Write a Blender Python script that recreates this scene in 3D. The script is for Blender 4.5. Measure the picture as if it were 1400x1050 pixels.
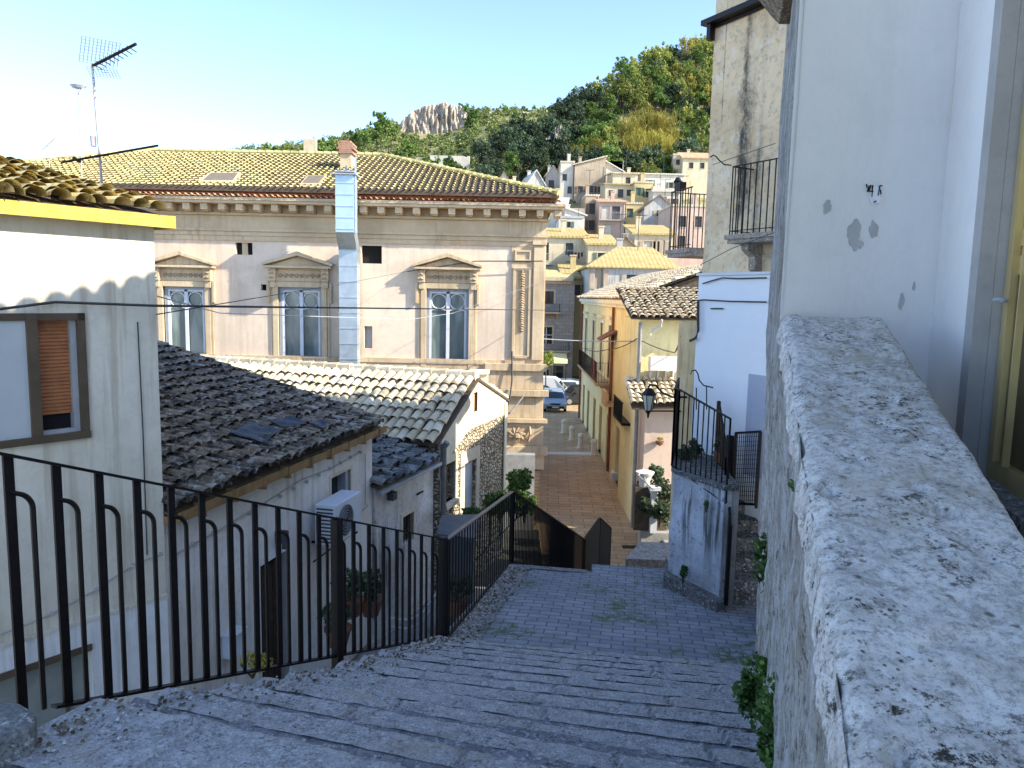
import bpy, math, random
from mathutils import Matrix, Vector
from mathutils import noise as mnoise
R = math.radians
C = bpy.context.scene
for o in list(bpy.data.objects): bpy.data.objects.remove(o)
# ------------------------------------------------------------------ camera
FPX = 1011.0; TH = math.atan(120/FPX); RO = .021
cam_d = bpy.data.cameras.new('camera'); cam = bpy.data.objects.new('camera', cam_d)
C.collection.objects.link(cam); C.camera = cam
cam_d.sensor_width = 36; cam_d.lens = FPX/1400*36; cam_d.clip_start = .05; cam_d.clip_end = 6000
_F = Vector((0, math.cos(TH), -math.sin(TH))); _U = Vector((0, math.sin(TH), math.cos(TH))); _R = Vector((1, 0, 0))
_Rc = math.cos(RO)*_R+math.sin(RO)*_U; _Uc = -math.sin(RO)*_R+math.cos(RO)*_U
mw = Matrix.Identity(4)
for i in range(3): mw[i][0], mw[i][1], mw[i][2] = _Rc[i], _Uc[i], -_F[i]
cam.matrix_world = mw
# ------------------------------------------------------------------ sky, sun, exposure
SUN_EL = R(33); SAZ = R(110)          # clockwise from +Y
w = bpy.data.worlds.new('World'); C.world = w; w.use_nodes = True
nt = w.node_tree; bg = nt.nodes['Background']; sk = nt.nodes.new('ShaderNodeTexSky')
sk.sky_type = 'NISHITA'; sk.sun_disc = False; sk.sun_elevation = SUN_EL; sk.sun_rotation = SAZ
sk.air_density = .56; sk.dust_density = .25; sk.ozone_density = 1.3; sk.altitude = 300
nt.links.new(sk.outputs[0], bg.inputs[0]); bg.inputs[1].default_value = .15
sd = Vector((math.sin(SAZ)*math.cos(SUN_EL), math.cos(SAZ)*math.cos(SUN_EL), math.sin(SUN_EL)))
sl = bpy.data.lights.new('sun', 'SUN'); sl.energy = 2.5; sl.angle = R(.5); sl.color = (1, .93, .78)
so = bpy.data.objects.new('sun', sl); C.collection.objects.link(so); so.rotation_euler = (-sd).to_track_quat('-Z', 'Y').to_euler()
so.location = sd*60
C.view_settings.view_transform = 'Standard'; C.view_settings.look = 'None'; C.view_settings.gamma = 1
C.view_settings.use_curve_mapping = False; C.view_settings.exposure = 2.0
C.render.engine = 'CYCLES'
C.cycles.max_bounces = 6; C.cycles.diffuse_bounces = 4
# ------------------------------------------------------------------ helpers
def D(px, py):
    a = px-700; b = 525-py
    a0 = a*math.cos(RO)-b*math.sin(RO); b0 = a*math.sin(RO)+b*math.cos(RO)
    return Vector((a0, b0*math.sin(TH)+FPX*math.cos(TH), b0*math.cos(TH)-FPX*math.sin(TH)))
def P(px, py, Y):
    d = D(px, py); return d*(Y/d.y)
def G(px, py, z):
    d = D(px, py); return d*(z/d.z)
def frame(o, ang=None, xd=None):
    if xd is not None: ang = math.atan2(xd[1], xd[0])
    return Matrix.Translation(Vector(o)) @ Matrix.Rotation(ang, 4, 'Z')
rnd = random.Random(7)
class M:
    def __init__(s, F=None): s.v = []; s.f = []; s.F = F; s.sm = False
    def P(s, p):
        p = Vector(p)
        if s.F is not None: p = s.F @ p
        s.v.append(p); return len(s.v)-1
    def poly(s, pts): s.f.append([s.P(p) for p in pts]); return s
    def hexa(s, p):
        i = [s.P(q) for q in p]
        for a in ((3, 2, 1, 0), (4, 5, 6, 7), (0, 1, 5, 4), (1, 2, 6, 5), (2, 3, 7, 6), (3, 0, 4, 7)): s.f.append([i[k] for k in a])
        return s
    def box(s, x0, x1, y0, y1, z0, z1):
        return s.hexa([(x0, y0, z0), (x1, y0, z0), (x1, y1, z0), (x0, y1, z0), (x0, y0, z1), (x1, y0, z1), (x1, y1, z1), (x0, y1, z1)])
    def beam(s, a, b, w_, h_):
        a = Vector(a); b = Vector(b); d = (b-a).normalized()
        up = Vector((0, 0, 1)) if abs(d.z) < .95 else Vector((0, 1, 0))
        r = d.cross(up).normalized()*w_/2; u = r.cross(d).normalized()*h_/2
        return s.hexa([a-r-u, a+r-u, a+r+u, a-r+u, b-r-u, b+r-u, b+r+u, b-r+u])
    def prism(s, pts, ax, lo, hi):
        def q(p, t):
            return {'x': (t, p[0], p[1]), 'y': (p[0], t, p[1]), 'z': (p[0], p[1], t)}[ax]
        a = [s.P(q(p, lo)) for p in pts]; b = [s.P(q(p, hi)) for p in pts]; n = len(pts)
        s.f.append(a[::-1]); s.f.append(b)
        for i in range(n): s.f.append([a[i], a[(i+1) % n], b[(i+1) % n], b[i]])
        return s
    def tube(s, pts, r, n=6, cap=True):
        pts = [Vector(p) for p in pts]; rings = []
        for i, p in enumerate(pts):
            d = (pts[min(i+1, len(pts)-1)]-pts[max(i-1, 0)]).normalized()
            up = Vector((0, 0, 1)) if abs(d.z) < .9 else Vector((1, 0, 0))
            a = d.cross(up).normalized(); b = a.cross(d).normalized()
            rr = r[i] if isinstance(r, (list, tuple)) else r
            rings.append([s.P(p+a*rr*math.cos(2*math.pi*k/n)+b*rr*math.sin(2*math.pi*k/n)) for k in range(n)])
        for A, B in zip(rings, rings[1:]):
            for k in range(n): s.f.append([A[k], A[(k+1) % n], B[(k+1) % n], B[k]])
        if cap: s.f.append(rings[0][::-1]); s.f.append(rings[-1])
        return s
    def lathe(s, prof, c, n=14):
        c = Vector(c); rings = [[s.P(c+Vector((r*math.cos(2*math.pi*k/n), r*math.sin(2*math.pi*k/n), z))) for k in range(n)] for r, z in prof]
        for A, B in zip(rings, rings[1:]):
            for k in range(n): s.f.append([A[k], A[(k+1) % n], B[(k+1) % n], B[k]])
        s.f.append(rings[0][::-1]); s.f.append(rings[-1]); return s
    def facade(s, x0, x1, z0, z1, holes, rev=.15, y=0):
        """front face at y with real openings (x0,x1,z0,z1) and their reveals"""
        xs = sorted({x0, x1, *[h[0] for h in holes], *[h[1] for h in holes]}); zs = sorted({z0, z1, *[h[2] for h in holes], *[h[3] for h in holes]})
        xs = [a for a in xs if x0 <= a <= x1]; zs = [a for a in zs if z0 <= a <= z1]
        for a, b in zip(xs, xs[1:]):
            for c, d in zip(zs, zs[1:]):
                mx, mz = (a+b)/2, (c+d)/2
                if any(h[0] < mx < h[1] and h[2] < mz < h[3] for h in holes): continue
                s.poly([(a, y, c), (b, y, c), (b, y, d), (a, y, d)])
        for a, b, c, d in holes:
            e = y+rev
            s.poly([(a, y, c), (a, e, c), (b, e, c), (b, y, c)]); s.poly([(a, y, d), (b, y, d), (b, e, d), (a, e, d)])
            s.poly([(a, y, c), (a, y, d), (a, e, d), (a, e, c)]); s.poly([(b, y, c), (b, e, c), (b, e, d), (b, y, d)])
        return s
    def sides(s, x0, x1, z0, z1, dep, y=0):
        s.poly([(x0, y, z0), (x0, y, z1), (x0, dep, z1), (x0, dep, z0)]); s.poly([(x1, y, z0), (x1, dep, z0), (x1, dep, z1), (x1, y, z1)])
        s.poly([(x0, dep, z0), (x0, dep, z1), (x1, dep, z1), (x1, dep, z0)]); return s
    def grid(s, fn, nu, nv):
        g = [[s.P(fn(i/nu, j/nv)) for j in range(nv+1)] for i in range(nu+1)]
        for i in range(nu):
            for j in range(nv): s.f.append([g[i][j], g[i+1][j], g[i+1][j+1], g[i][j+1]])
        return s
    def tiles(s, O, u, v, L, H, pitch=.2, expo=.32, r=.085, jit=.3, ok=None, seg=5, lift=.035):
        O = Vector(O); u = Vector(u).normalized(); v = Vector(v).normalized(); n = u.cross(v).normalized()
        if n.z < 0: n = -n
        for i in range(int(L/pitch)):
            ju = rnd.uniform(-1, 1)*jit*.03
            for j in range(int(H/expo)):
                uc = (i+.5)*pitch+ju+rnd.uniform(-1, 1)*jit*.04; v0 = j*expo+rnd.uniform(-1, 1)*jit*.06-.02; v1 = v0+expo+.06
                if ok and not ok(uc, v0+expo/2): continue
                tw = rnd.uniform(-1, 1)*jit*.05; hz = rnd.uniform(0, 1)*jit*.03
                A = []; B = []
                for k in range(seg+1):
                    t = math.pi*k/seg; cx = math.cos(t); sz = math.sin(t)
                    A.append(s.P(O+u*(uc-tw+cx*r*1.1)+v*v0+n*(sz*r*1.0+lift+hz)))
                    B.append(s.P(O+u*(uc+tw+cx*r*.88)+v*v1+n*(sz*r*.85+hz*.4)))
                for k in range(seg): s.f.append([A[k], A[k+1], B[k+1], B[k]])
        return s
    def leaves(s, c, rad, n, size, rng=None, lumps=9, flat=.6, asp=.6, spread=(.25, .7, .32, .55)):
        rng = rng or rnd; c = Vector(c); rad = Vector(rad); L = []
        for i in range(lumps):
            d = Vector((rng.gauss(0, 1), rng.gauss(0, 1), rng.gauss(0, 1))).normalized()
            L.append((Vector((d.x*rad.x, d.y*rad.y, d.z*rad.z))*rng.uniform(spread[0], spread[1]), rng.uniform(spread[2], spread[3])))
        for i in range(n):
            o, q = L[i % lumps]
            d = Vector((rng.gauss(0, 1), rng.gauss(0, 1), rng.gauss(0, 1))).normalized()*rng.uniform(.55, 1.05)
            p = c+o+Vector((d.x*rad.x, d.y*rad.y, d.z*rad.z))*q
            a = Vector((rng.gauss(0, 1), rng.gauss(0, 1), rng.gauss(0, flat))).normalized(); b = a.cross(Vector((rng.gauss(0, 1), rng.gauss(0, 1), rng.gauss(0, 1)))).normalized()
            z = size*rng.uniform(.6, 1.3)
            s.poly([p-a*z*.5, p+b*z*asp*.5, p+a*z*.5, p-b*z*asp*.5])
        return s
    def mesh(s, name, origin, inv, smooth=False):
        me = bpy.data.meshes.new(name)
        me.from_pydata([(inv @ v)[:] if inv is not None else (v-origin)[:] for v in s.v], [], s.f)
        if smooth: me.polygons.foreach_set('use_smooth', [True]*len(me.polygons))
        me.update(); return me
    def build(s, name, mat, parent=None, smooth=False, label=None, cat=None, group=None, kind=None, bevel=0):
        if parent is not None:
            root = parent
            while root.parent: root = root.parent
            me = s.mesh(name, None, root.matrix_basis.inverted(), smooth)
            o = bpy.data.objects.new(name, me); C.collection.objects.link(o); o.parent = parent
        else:
            xs = [v.x for v in s.v]; ys = [v.y for v in s.v]; zs = [v.z for v in s.v]
            c = Vector(((min(xs)+max(xs))/2, (min(ys)+max(ys))/2, min(zs)))
            me = s.mesh(name, c, None, smooth); o = bpy.data.objects.new(name, me); C.collection.objects.link(o); o.location = c
        me.materials.append(mat)
        if bevel:
            b = o.modifiers.new('bevel', 'BEVEL'); b.width = bevel; b.segments = 2; b.limit_method = 'ANGLE'
        if label: o['label'] = label
        if cat: o['category'] = cat
        if group: o['group'] = group
        if kind: o['kind'] = kind
        return o
def thing(name, label, cat, loc=(0, 0, 0), rz=0, group=None):
    o = bpy.data.objects.new(name, None); C.collection.objects.link(o)
    o.matrix_basis = Matrix.Translation(Vector(loc)) @ Matrix.Rotation(rz, 4, 'Z'); o.empty_display_size = .3
    o['label'] = label; o['category'] = cat
    if group: o['group'] = group
    return o
def tframe(t): return t.matrix_basis.copy()
def dup(root, loc, rz, label=None, group=None, scale=1):
    r = root.copy(); C.collection.objects.link(r); r.matrix_basis = Matrix.Translation(Vector(loc)) @ Matrix.Rotation(rz, 4, 'Z') @ Matrix.Scale(scale, 4)
    if label: r['label'] = label
    if group: r['group'] = group
    def rec(a, b):
        for ch in [q for q in a.children if q != b]:
            c = ch.copy(); C.collection.objects.link(c); c.parent = b; rec(ch, c)
    rec(root, r); return r
# ------------------------------------------------------------------ materials
def lin(c): return tuple(c)+(1,)
class N:
    def __init__(s, name):
        s.m = bpy.data.materials.new(name); s.m.use_nodes = True; s.t = s.m.node_tree; s.b = s.t.nodes['Principled BSDF']
        s.geo = s.t.nodes.new('ShaderNodeNewGeometry'); s.pos = s.geo.outputs['Position']
    def n(s, typ, **k):
        x = s.t.nodes.new(typ)
        for a, b in k.items(): setattr(x, a, b)
        return x
    def link(s, a, b): s.t.links.new(a, b)
    def map(s, scale=(1, 1, 1), rot=(0, 0, 0), loc=(0, 0, 0), vec=None):
        m = s.n('ShaderNodeMapping'); m.inputs['Scale'].default_value = scale; m.inputs['Rotation'].default_value = rot; m.inputs['Location'].default_value = loc
        s.link(vec or s.pos, m.inputs[0]); return m.outputs[0]
    def noise(s, sc, det=6, rough=.6, vec=None, dist=0):
        x = s.n('ShaderNodeTexNoise'); x.inputs['Scale'].default_value = sc; x.inputs['Detail'].default_value = det; x.inputs['Roughness'].default_value = rough
        x.inputs['Distortion'].default_value = dist; s.link(vec or s.pos, x.inputs['Vector']); return x.outputs['Fac']
    def ramp(s, f, a, b, c0=0, c1=1):
        r = s.n('ShaderNodeMapRange'); r.interpolation_type = 'SMOOTHSTEP'; s.link(f, r.inputs[0])
        for i, v in enumerate((a, b, c0, c1)): r.inputs[i+1].default_value = v
        return r.outputs[0]
    def mix(s, f, a, b, mode='MIX'):
        m = s.n('ShaderNodeMix', data_type='RGBA', blend_type=mode)
        if isinstance(f, (int, float)): m.inputs[0].default_value = f
        else: s.link(f, m.inputs[0])
        for q, i in ((a, 6), (b, 7)):
            if isinstance(q, (tuple, list)): m.inputs[i].default_value = lin(q[:3])
            else: s.link(q, m.inputs[i])
        return m.outputs[2]
    def bump(s, h, st=.5, dist=.02, prev=None):
        b = s.n('ShaderNodeBump'); b.inputs['Strength'].default_value = st; b.inputs['Distance'].default_value = dist; s.link(h, b.inputs['Height'])
        if prev is not None: s.link(prev, b.inputs['Normal'])
        return b.outputs[0]
    def out(s, col, rough=.85, nrm=None, metal=0, spec=.3):
        if isinstance(col, (tuple, list)): s.b.inputs['Base Color'].default_value = lin(col[:3])
        else: s.link(col, s.b.inputs['Base Color'])
        if isinstance(rough, (int, float)): s.b.inputs['Roughness'].default_value = rough
        else: s.link(rough, s.b.inputs['Roughness'])
        s.b.inputs['Metallic'].default_value = metal; s.b.inputs['Specular IOR Level'].default_value = spec
        if nrm is not None: s.link(nrm, s.b.inputs['Normal'])
        return s.m
def stucco(name, c1, c2, s=1.2, stain=None, streak=.0, spots=.0, spotc=(.05, .05, .045), bs=40, bst=.35, fine=.12):
    k = N(name); a = k.noise(s, 7, .65); col = k.mix(k.ramp(a, .35, .68), c1, c2)
    b = k.noise(s*9, 4, .7); col = k.mix(k.ramp(b, .45, .75, 0, fine*4), col, tuple(x*.72 for x in c1))
    if streak:
        v = k.map((6, 6, .35)); st = k.noise(1.2, 6, .65, v); gate = k.noise(.5, 3, .5)
        f = k.n('ShaderNodeMath', operation='MULTIPLY'); k.link(k.ramp(st, .46, .64), f.inputs[0]); k.link(k.ramp(gate, .38, .58, 0, streak), f.inputs[1])
        col = k.mix(f.outputs[0], col, stain or (.12, .1, .08))
    if spots:
        q = k.noise(14, 5, .75); g = k.noise(1.3, 3, .6); f = k.n('ShaderNodeMath', operation='MULTIPLY')
        k.link(k.ramp(q, .56, .64), f.inputs[0]); k.link(k.ramp(g, .35, .6, .15, spots), f.inputs[1]); col = k.mix(f.outputs[0], col, spotc)
    h = k.noise(bs, 5, .7); h2 = k.noise(bs*.15, 4, .6)
    n1 = k.bump(h2, bst, .03); n2 = k.bump(h, bst*.7, .008, n1)
    return k.out(col, .92, n2, spec=.15)
def tilemat(name, cols, lich=(.5, .5, .42), lf=.5, dark=(.03, .028, .025), df=.3, ls=9):
    k = N(name); cr = k.n('ShaderNodeValToRGB'); k.link(k.geo.outputs['Random Per Island'], cr.inputs[0])
    e = cr.color_ramp.elements; e[0].position = 0; e[0].color = lin(cols[0]); e[1].position = 1; e[1].color = lin(cols[-1])
    for i, c in enumerate(cols[1:-1]): x = e.new((i+1)/(len(cols)-1)); x.color = lin(c)
    col = cr.outputs[0]; a = k.noise(ls, 6, .7); col = k.mix(k.ramp(a, .5, .62, 0, lf), col, lich)
    b = k.noise(ls*.6, 6, .75, k.map((1, 1, 1), loc=(9, 3, 1))); col = k.mix(k.ramp(b, .48, .6, 0, df), col, dark)
    return k.out(col, .9, k.bump(k.noise(ls*5, 4, .7), .5, .015), spec=.15)
def plain(name, c, rough=.6, metal=0, var=.15, s=6, bst=.1, spec=.4):
    k = N(name); col = k.mix(k.ramp(k.noise(s, 5, .6), .3, .7), c, tuple(x*(1-var) for x in c))
    return k.out(col, rough, k.bump(k.noise(s*8, 4, .6), bst, .01), metal, spec)
def leafmat(name, a, b, c, tr=.3):
    k = N(name); cr = k.n('ShaderNodeValToRGB'); k.link(k.geo.outputs['Random Per Island'], cr.inputs[0])
    e = cr.color_ramp.elements; e[0].color = lin(a); e[1].color = lin(c); x = e.new(.5); x.color = lin(b)
    oi = k.n('ShaderNodeObjectInfo'); col = k.mix(k.ramp(k.noise(.25, 3), .35, .65, 0, .5), cr.outputs[0], a)
    hs = k.n('ShaderNodeHueSaturation'); k.link(col, hs.inputs['Color']); k.link(k.ramp(oi.outputs['Random'], 0, 1, .7, 1.35), hs.inputs['Value'])
    k.b.inputs['Roughness'].default_value = .6; k.b.inputs['Specular IOR Level'].default_value = .2
    k.link(hs.outputs[0], k.b.inputs['Base Color'])
    t = k.n('ShaderNodeBsdfTranslucent'); k.link(hs.outputs[0], t.inputs[0]); mx = k.n('ShaderNodeMixShader'); mx.inputs[0].default_value = tr
    k.link(k.b.outputs[0], mx.inputs[1]); k.link(t.outputs[0], mx.inputs[2]); k.link(mx.outputs[0], k.t.nodes['Material Output'].inputs[0])
    return k.m
def brickmat(name, c1, c2, mortar, bw, bh, rot, ms=.012, moss=None, bst=.5, wear=None, off=.5, ns=3, rough=.8):
    k = N(name); v = k.map((1, 1, 1), rot=rot); b = k.n('ShaderNodeTexBrick'); k.link(v, b.inputs['Vector'])
    wv = k.noise(1.4, 3, .5); b.offset = off
    for nm, val in (('Color1', lin(c1)), ('Color2', lin(c2)), ('Mortar', lin(mortar)), ('Scale', 1), ('Mortar Size', ms), ('Mortar Smooth', .3), ('Bias', 0), ('Brick Width', bw), ('Row Height', bh)): b.inputs[nm].default_value = val
    col = b.outputs['Color']; n1 = k.noise(ns, 7, .7)
    col = k.mix(k.ramp(n1, .35, .7, 0, .55), col, tuple(x*.6 for x in c1))
    n2 = k.noise(45, 4, .8); col = k.mix(k.ramp(n2, .55, .7, 0, .35), col, wear or tuple(min(1, x*1.7) for x in c1))
    if moss:
        f = k.n('ShaderNodeMath', operation='MULTIPLY'); k.link(k.ramp(k.noise(1.1, 4, .6), .5, .65), f.inputs[0]); k.link(k.ramp(k.noise(11, 4, .7), .4, .6), f.inputs[1])
        col = k.mix(f.outputs[0], col, moss)
    nb = k.bump(k.ramp(b.outputs['Fac'], 0, 1, 1, 0), bst, .012); nb = k.bump(k.noise(60, 4, .7), .3, .006, nb)
    return k.out(col, rough, nb, spec=.25)
def lichenstone(name, base=(.42, .42, .42), light=(.62, .62, .62), darkc=(.035, .035, .035), s=1.0, amt=1.0, speck=0):
    k = N(name); col = k.mix(k.ramp(k.noise(5*s, 8, .75), .38, .62), base, light)
    col = k.mix(k.ramp(k.noise(34*s, 6, .85), .47, .62, 0, .7), col, tuple(x*.42 for x in base))
    col = k.mix(k.ramp(k.noise(16*s, 6, .7, k.map((1, 1, 1), loc=(4, 1, 8))), .55, .63, 0, .6), col, (.8, .8, .78))
    g = k.ramp(k.noise(2.6*s, 4, .6, k.map((1, 1, 1), loc=(1, 7, 2))), .42, .62, .2, 1)
    q = k.ramp(k.noise(17*s, 8, .85, k.map((1, 1, 1), loc=(3, 5, 2))), .535, .58, 0, amt)
    f = k.n('ShaderNodeMath', operation='MULTIPLY'); k.link(g, f.inputs[0]); k.link(q, f.inputs[1]); col = k.mix(f.outputs[0], col, darkc)
    if speck:
        vo = k.n('ShaderNodeTexVoronoi'); vo.inputs['Scale'].default_value = 75; k.link(k.pos, vo.inputs['Vector'])
        a = k.n('ShaderNodeMath', operation='MULTIPLY'); k.link(k.ramp(vo.outputs['Distance'], .18, .34, 1, 0), a.inputs[0]); k.link(k.ramp(k.noise(9, 5, .8), .5, .6, 0, speck), a.inputs[1]); col = k.mix(a.outputs[0], col, (.045, .04, .035))
        vo = k.n('ShaderNodeTexVoronoi'); vo.inputs['Scale'].default_value = 34; k.link(k.map((1, 1.3, 1), loc=(2, 2, 2)), vo.inputs['Vector'])
        a = k.n('ShaderNodeMath', operation='MULTIPLY'); k.link(k.ramp(vo.outputs['Distance'], .15, .4, 1, 0), a.inputs[0]); k.link(k.ramp(k.noise(5, 6, .8, k.map((1, 1, 1), loc=(6, 1, 3))), .52, .6, 0, speck), a.inputs[1]); col = k.mix(a.outputs[0], col, (.10, .085, .07))
        col = k.mix(k.ramp(k.noise(1.7, 6, .7), .55, .7, 0, .5), col, (.50, .42, .30))
    nb = k.bump(k.noise(9*s, 7, .7), .6, .03); nb = k.bump(k.noise(70*s, 5, .8), .7, .008, nb)
    nb = k.bump(k.ramp(f.outputs[0], 0, 1, 1, 0), .4, .008, nb)
    return k.out(col, .95, nb, spec=.1)
def roughwall(name):
    k = N(name); v = k.map((1, 1, .7))
    col = k.mix(k.ramp(k.noise(6, 8, .75, v), .35, .65), (.80, .77, .72), (.52, .49, .43))
    col = k.mix(k.ramp(k.noise(22, 7, .85, v), .5, .6, 0, .85), col, (.16, .14, .11)); col = k.mix(k.ramp(k.noise(60, 4, .85), .55, .66, 0, .8), col, (.10, .09, .08))
    g = k.ramp(k.noise(1.6, 5, .6, v), .5, .68, 0, .7); col = k.mix(g, col, (.33, .27, .17))
    col = k.mix(k.ramp(k.noise(10, 6, .7, k.map((1, 1, .6), loc=(5, 2, 1))), .5, .6, 0, .7), col, (.85, .85, .85))
    nb = k.bump(k.noise(7, 7, .75, v), 1, .07); nb = k.bump(k.noise(32, 6, .8), 1, .03, nb)
    return k.out(col, .97, nb, spec=.05)
def rubble(name):
    k = N(name); vo = k.n('ShaderNodeTexVoronoi', feature='F1'); vo.inputs['Scale'].default_value = 8.5; d = k.map((1, 1, 1.5)); k.link(d, vo.inputs['Vector'])
    ve = k.n('ShaderNodeTexVoronoi', feature='DISTANCE_TO_EDGE'); ve.inputs['Scale'].default_value = 8.5; k.link(d, ve.inputs['Vector'])
    bw = k.n('ShaderNodeRGBToBW'); k.link(vo.outputs['Color'], bw.inputs[0])
    col = k.mix(bw.outputs[0], (.46, .36, .22), (.76, .66, .50)); col = k.mix(k.ramp(ve.outputs[0], .01, .12, 1, 0), col, (.20, .155, .10)); col = k.mix(k.ramp(k.noise(24, 6, .8), .5, .62, 0, .6), col, (.16, .12, .08))
    col = k.mix(k.ramp(k.noise(3, 6, .7), .5, .7, 0, .5), col, (.66, .58, .45))
    return k.out(col, .95, k.bump(k.ramp(ve.outputs[0], 0, .18), 1, .06), spec=.1)

m_iron = plain('dark_iron', (.014, .009, .008), .55, .3, .4, 20, .3)
m_rail = plain('worn_rail', (.16, .14, .14), .45, .5, .4, 20, .2)
m_cap = lichenstone('lichen_cap', (.60, .57, .52), (.80, .77, .72), (.06, .055, .045), s=1.7, amt=1, speck=.85)
m_rough = roughwall('rough_render')
m_white = stucco('white_wall', (.86, .85, .83), (.80, .79, .77), .8, stain=(.62, .61, .59), streak=.12, spots=0, bs=45, bst=.3, fine=.04)
m_step = lichenstone('step_stone', (.44, .43, .42), (.62, .61, .60), (.07, .07, .065), s=2.6, amt=.9, speck=.7)
m_paver = brickmat('landing_pavers', (.28, .29, .31), (.38, .39, .42), (.11, .115, .12), .24, .12, (0, 0, R(9.4)), .008, moss=(.10, .14, .05), bst=.6)
m_strip = lichenstone('strip_pavers', (.24, .24, .25), (.36, .36, .38), (.04, .04, .04), s=1.9, amt=.7)
m_kerbstone = lichenstone('edge_stone', (.22, .215, .20), (.38, .37, .35), (.05, .05, .05), s=1.8, amt=1)
m_street = brickmat('street_slabs', (.50, .34, .18), (.62, .45, .27), (.24, .16, .09), .9, .38, (0, 0, R(3)), .02, bst=.6, rough=.55, ns=1.2)
m_lefth = stucco('grey_cream_render', (.78, .72, .58), (.66, .59, .46), .7, stain=(.42, .35, .24), streak=.6, spots=.15, spotc=(.4,.35,.26), bs=40, bst=.2)
m_lhwhite = stucco('white_plinth_render', (.84, .83, .80), (.72, .70, .66), 1, stain=(.3, .28, .24), streak=.4)
m_yellow = plain('yellow_fascia', (.66, .50, .09), .7, 0, .4, 7, .4)
m_h2 = stucco('white_render_warm', (.84, .81, .76), (.74, .68, .59), .9, stain=(.30, .24, .18), streak=.5, spots=.3, spotc=(.3, .27, .22))
m_h3 = stucco('grey_stained_render', (.58, .54, .47), (.76, .75, .73), 1.6, stain=(.10, .10, .09), streak=.9, spots=.6, spotc=(.14, .13, .12))
m_rubble = rubble('rubble_stone')
m_gable = stucco('gable_render', (.70, .62, .48), (.62, .52, .38), 1.2, stain=(.3, .24, .15), streak=.5, spots=.4, spotc=(.3, .25, .18))
m_tdark = tilemat('dark_tiles', [(.15, .11, .075), (.25, .19, .13), (.11, .09, .07), (.33, .26, .18), (.18, .14, .10)], (.50, .48, .43), .7, (.02, .02, .018), .9, 11)
m_tlit = tilemat('pale_tiles', [(.62, .50, .30), (.70, .58, .40), (.54, .44, .28), (.76, .66, .50)], (.84, .77, .58), .45, (.30, .23, .13), .3, 6)
m_tyel = tilemat('lichen_yellow_tiles', [(.60, .46, .18), (.68, .54, .25), (.52, .43, .20), (.72, .62, .34)], (.76, .68, .34), .6, (.16, .12, .06), .6, 9)
m_tpal = tilemat('palazzo_tiles', [(.54, .45, .18), (.60, .51, .22), (.47, .39, .17), (.62, .55, .26)], (.50, .48, .20), .5, (.22, .14, .07), .45, 3)
m_deck = plain('roof_deck', (.12, .09, .06), .9, 0, .4, 8)
m_pal = stucco('palazzo_render', (.74, .60, .46), (.60, .47, .35), .5, stain=(.46, .36, .26), streak=.45, spots=.25, spotc=(.5, .38, .25), bs=25, bst=.15)
m_palst = stucco('palazzo_stone', (.62, .48, .31), (.50, .37, .23), .8, stain=(.26, .19, .12), streak=.45, bs=25, bst=.25)
m_palor = stucco('ornament_stone', (.48, .36, .23), (.36, .26, .16), 3, stain=(.15, .1, .07), streak=.7, bs=25, bst=.5)
m_redwood = plain('red_oxide', (.30, .09, .05), .8, 0, .4, 5)
m_wframe = plain('window_frame_white', (.62, .64, .66), .5, 0, .1)
m_wgrey = plain('window_frame_grey', (.33, .36, .40), .5, 0, .1)
def glassmat(name, c1, c2, s=1.2, rough=.08):
    k = N(name); col = k.mix(k.ramp(k.noise(s, 2, .5, k.map((1, 1, .25))), .4, .6), c1, c2); return k.out(col, rough, None, 0, .8)
m_glass = glassmat('curtained_glass', (.10, .14, .14), (.24, .28, .26), 2)
m_dglass = glassmat('dark_glass', (.015, .02, .022), (.05, .06, .06))
m_black = plain('dark_interior', (.012, .01, .009), .9, 0, .3)
m_galv = plain('galvanised', (.48, .54, .57), .42, .55, .2, 3, .1)
m_brick = brickmat('chimney_brick', (.36, .17, .10), (.45, .24, .15), (.35, .3, .25), .25, .08, (R(90), 0, 0), .012)
m_brownframe = plain('brown_window_frame', (.12, .085, .05), .5, 0, .3)
m_shutter = plain('orange_shutter', (.46, .17, .06), .6, 0, .25, 12)
m_acw = plain('ac_white', (.68, .72, .78), .5, 0, .08)
m_acd = plain('ac_grille', (.06, .065, .07), .6, 0, .2)
m_tarp = plain('black_sheet', (.03, .035, .045), .5, 0, .4, 5, .8)
m_door = plain('dark_wood', (.06, .035, .025), .7, 0, .4, 10)
m_pdoor = plain('pale_blue_door', (.52, .58, .66), .6, 0, .15, 4)
m_cable = plain('cable_black', (.05, .05, .05), .7, 0, .2)
m_cablew = plain('cable_grey', (.45, .44, .42), .7, 0, .2)
m_conc = stucco('concrete', (.34, .33, .31), (.26, .25, .23), 3, spots=.4)
m_moss = stucco('mossy_blue_render', (.70, .72, .76), (.42, .43, .44), 1.8, stain=(.06, .06, .05), streak=1, spots=.9, spotc=(.10, .10, .09), bs=25, bst=.8, fine=.3)
m_tall = stucco('tall_house_render', (.74, .61, .44), (.62, .49, .34), .8, stain=(.07, .06, .055), streak=1.0, spots=.9, spotc=(.24, .19, .14), bs=25, bst=.5, fine=.2)
m_annex = stucco('annex_white', (.84, .85, .86), (.80, .81, .82), .8, bs=60, bst=.12, fine=.02)
m_slate = plain('grey_cover', (.10, .12, .14), .6, 0, .3, 5)
m_gilt = plain('bronze_door', (.60, .46, .20), .35, .35, .2, 5, .05)
m_jamb = stucco('grey_jamb', (.42, .40, .38), (.34, .33, .31), 2, bst=.1)
m_yell = stucco('yellow_facade', (.90, .76, .40), (.84, .68, .33), .5, stain=(.4, .28, .12), streak=.4)
m_cream = stucco('cream_facade', (.86, .79, .60), (.78, .70, .50), .5, stain=(.4, .3, .18), streak=.4)
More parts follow.
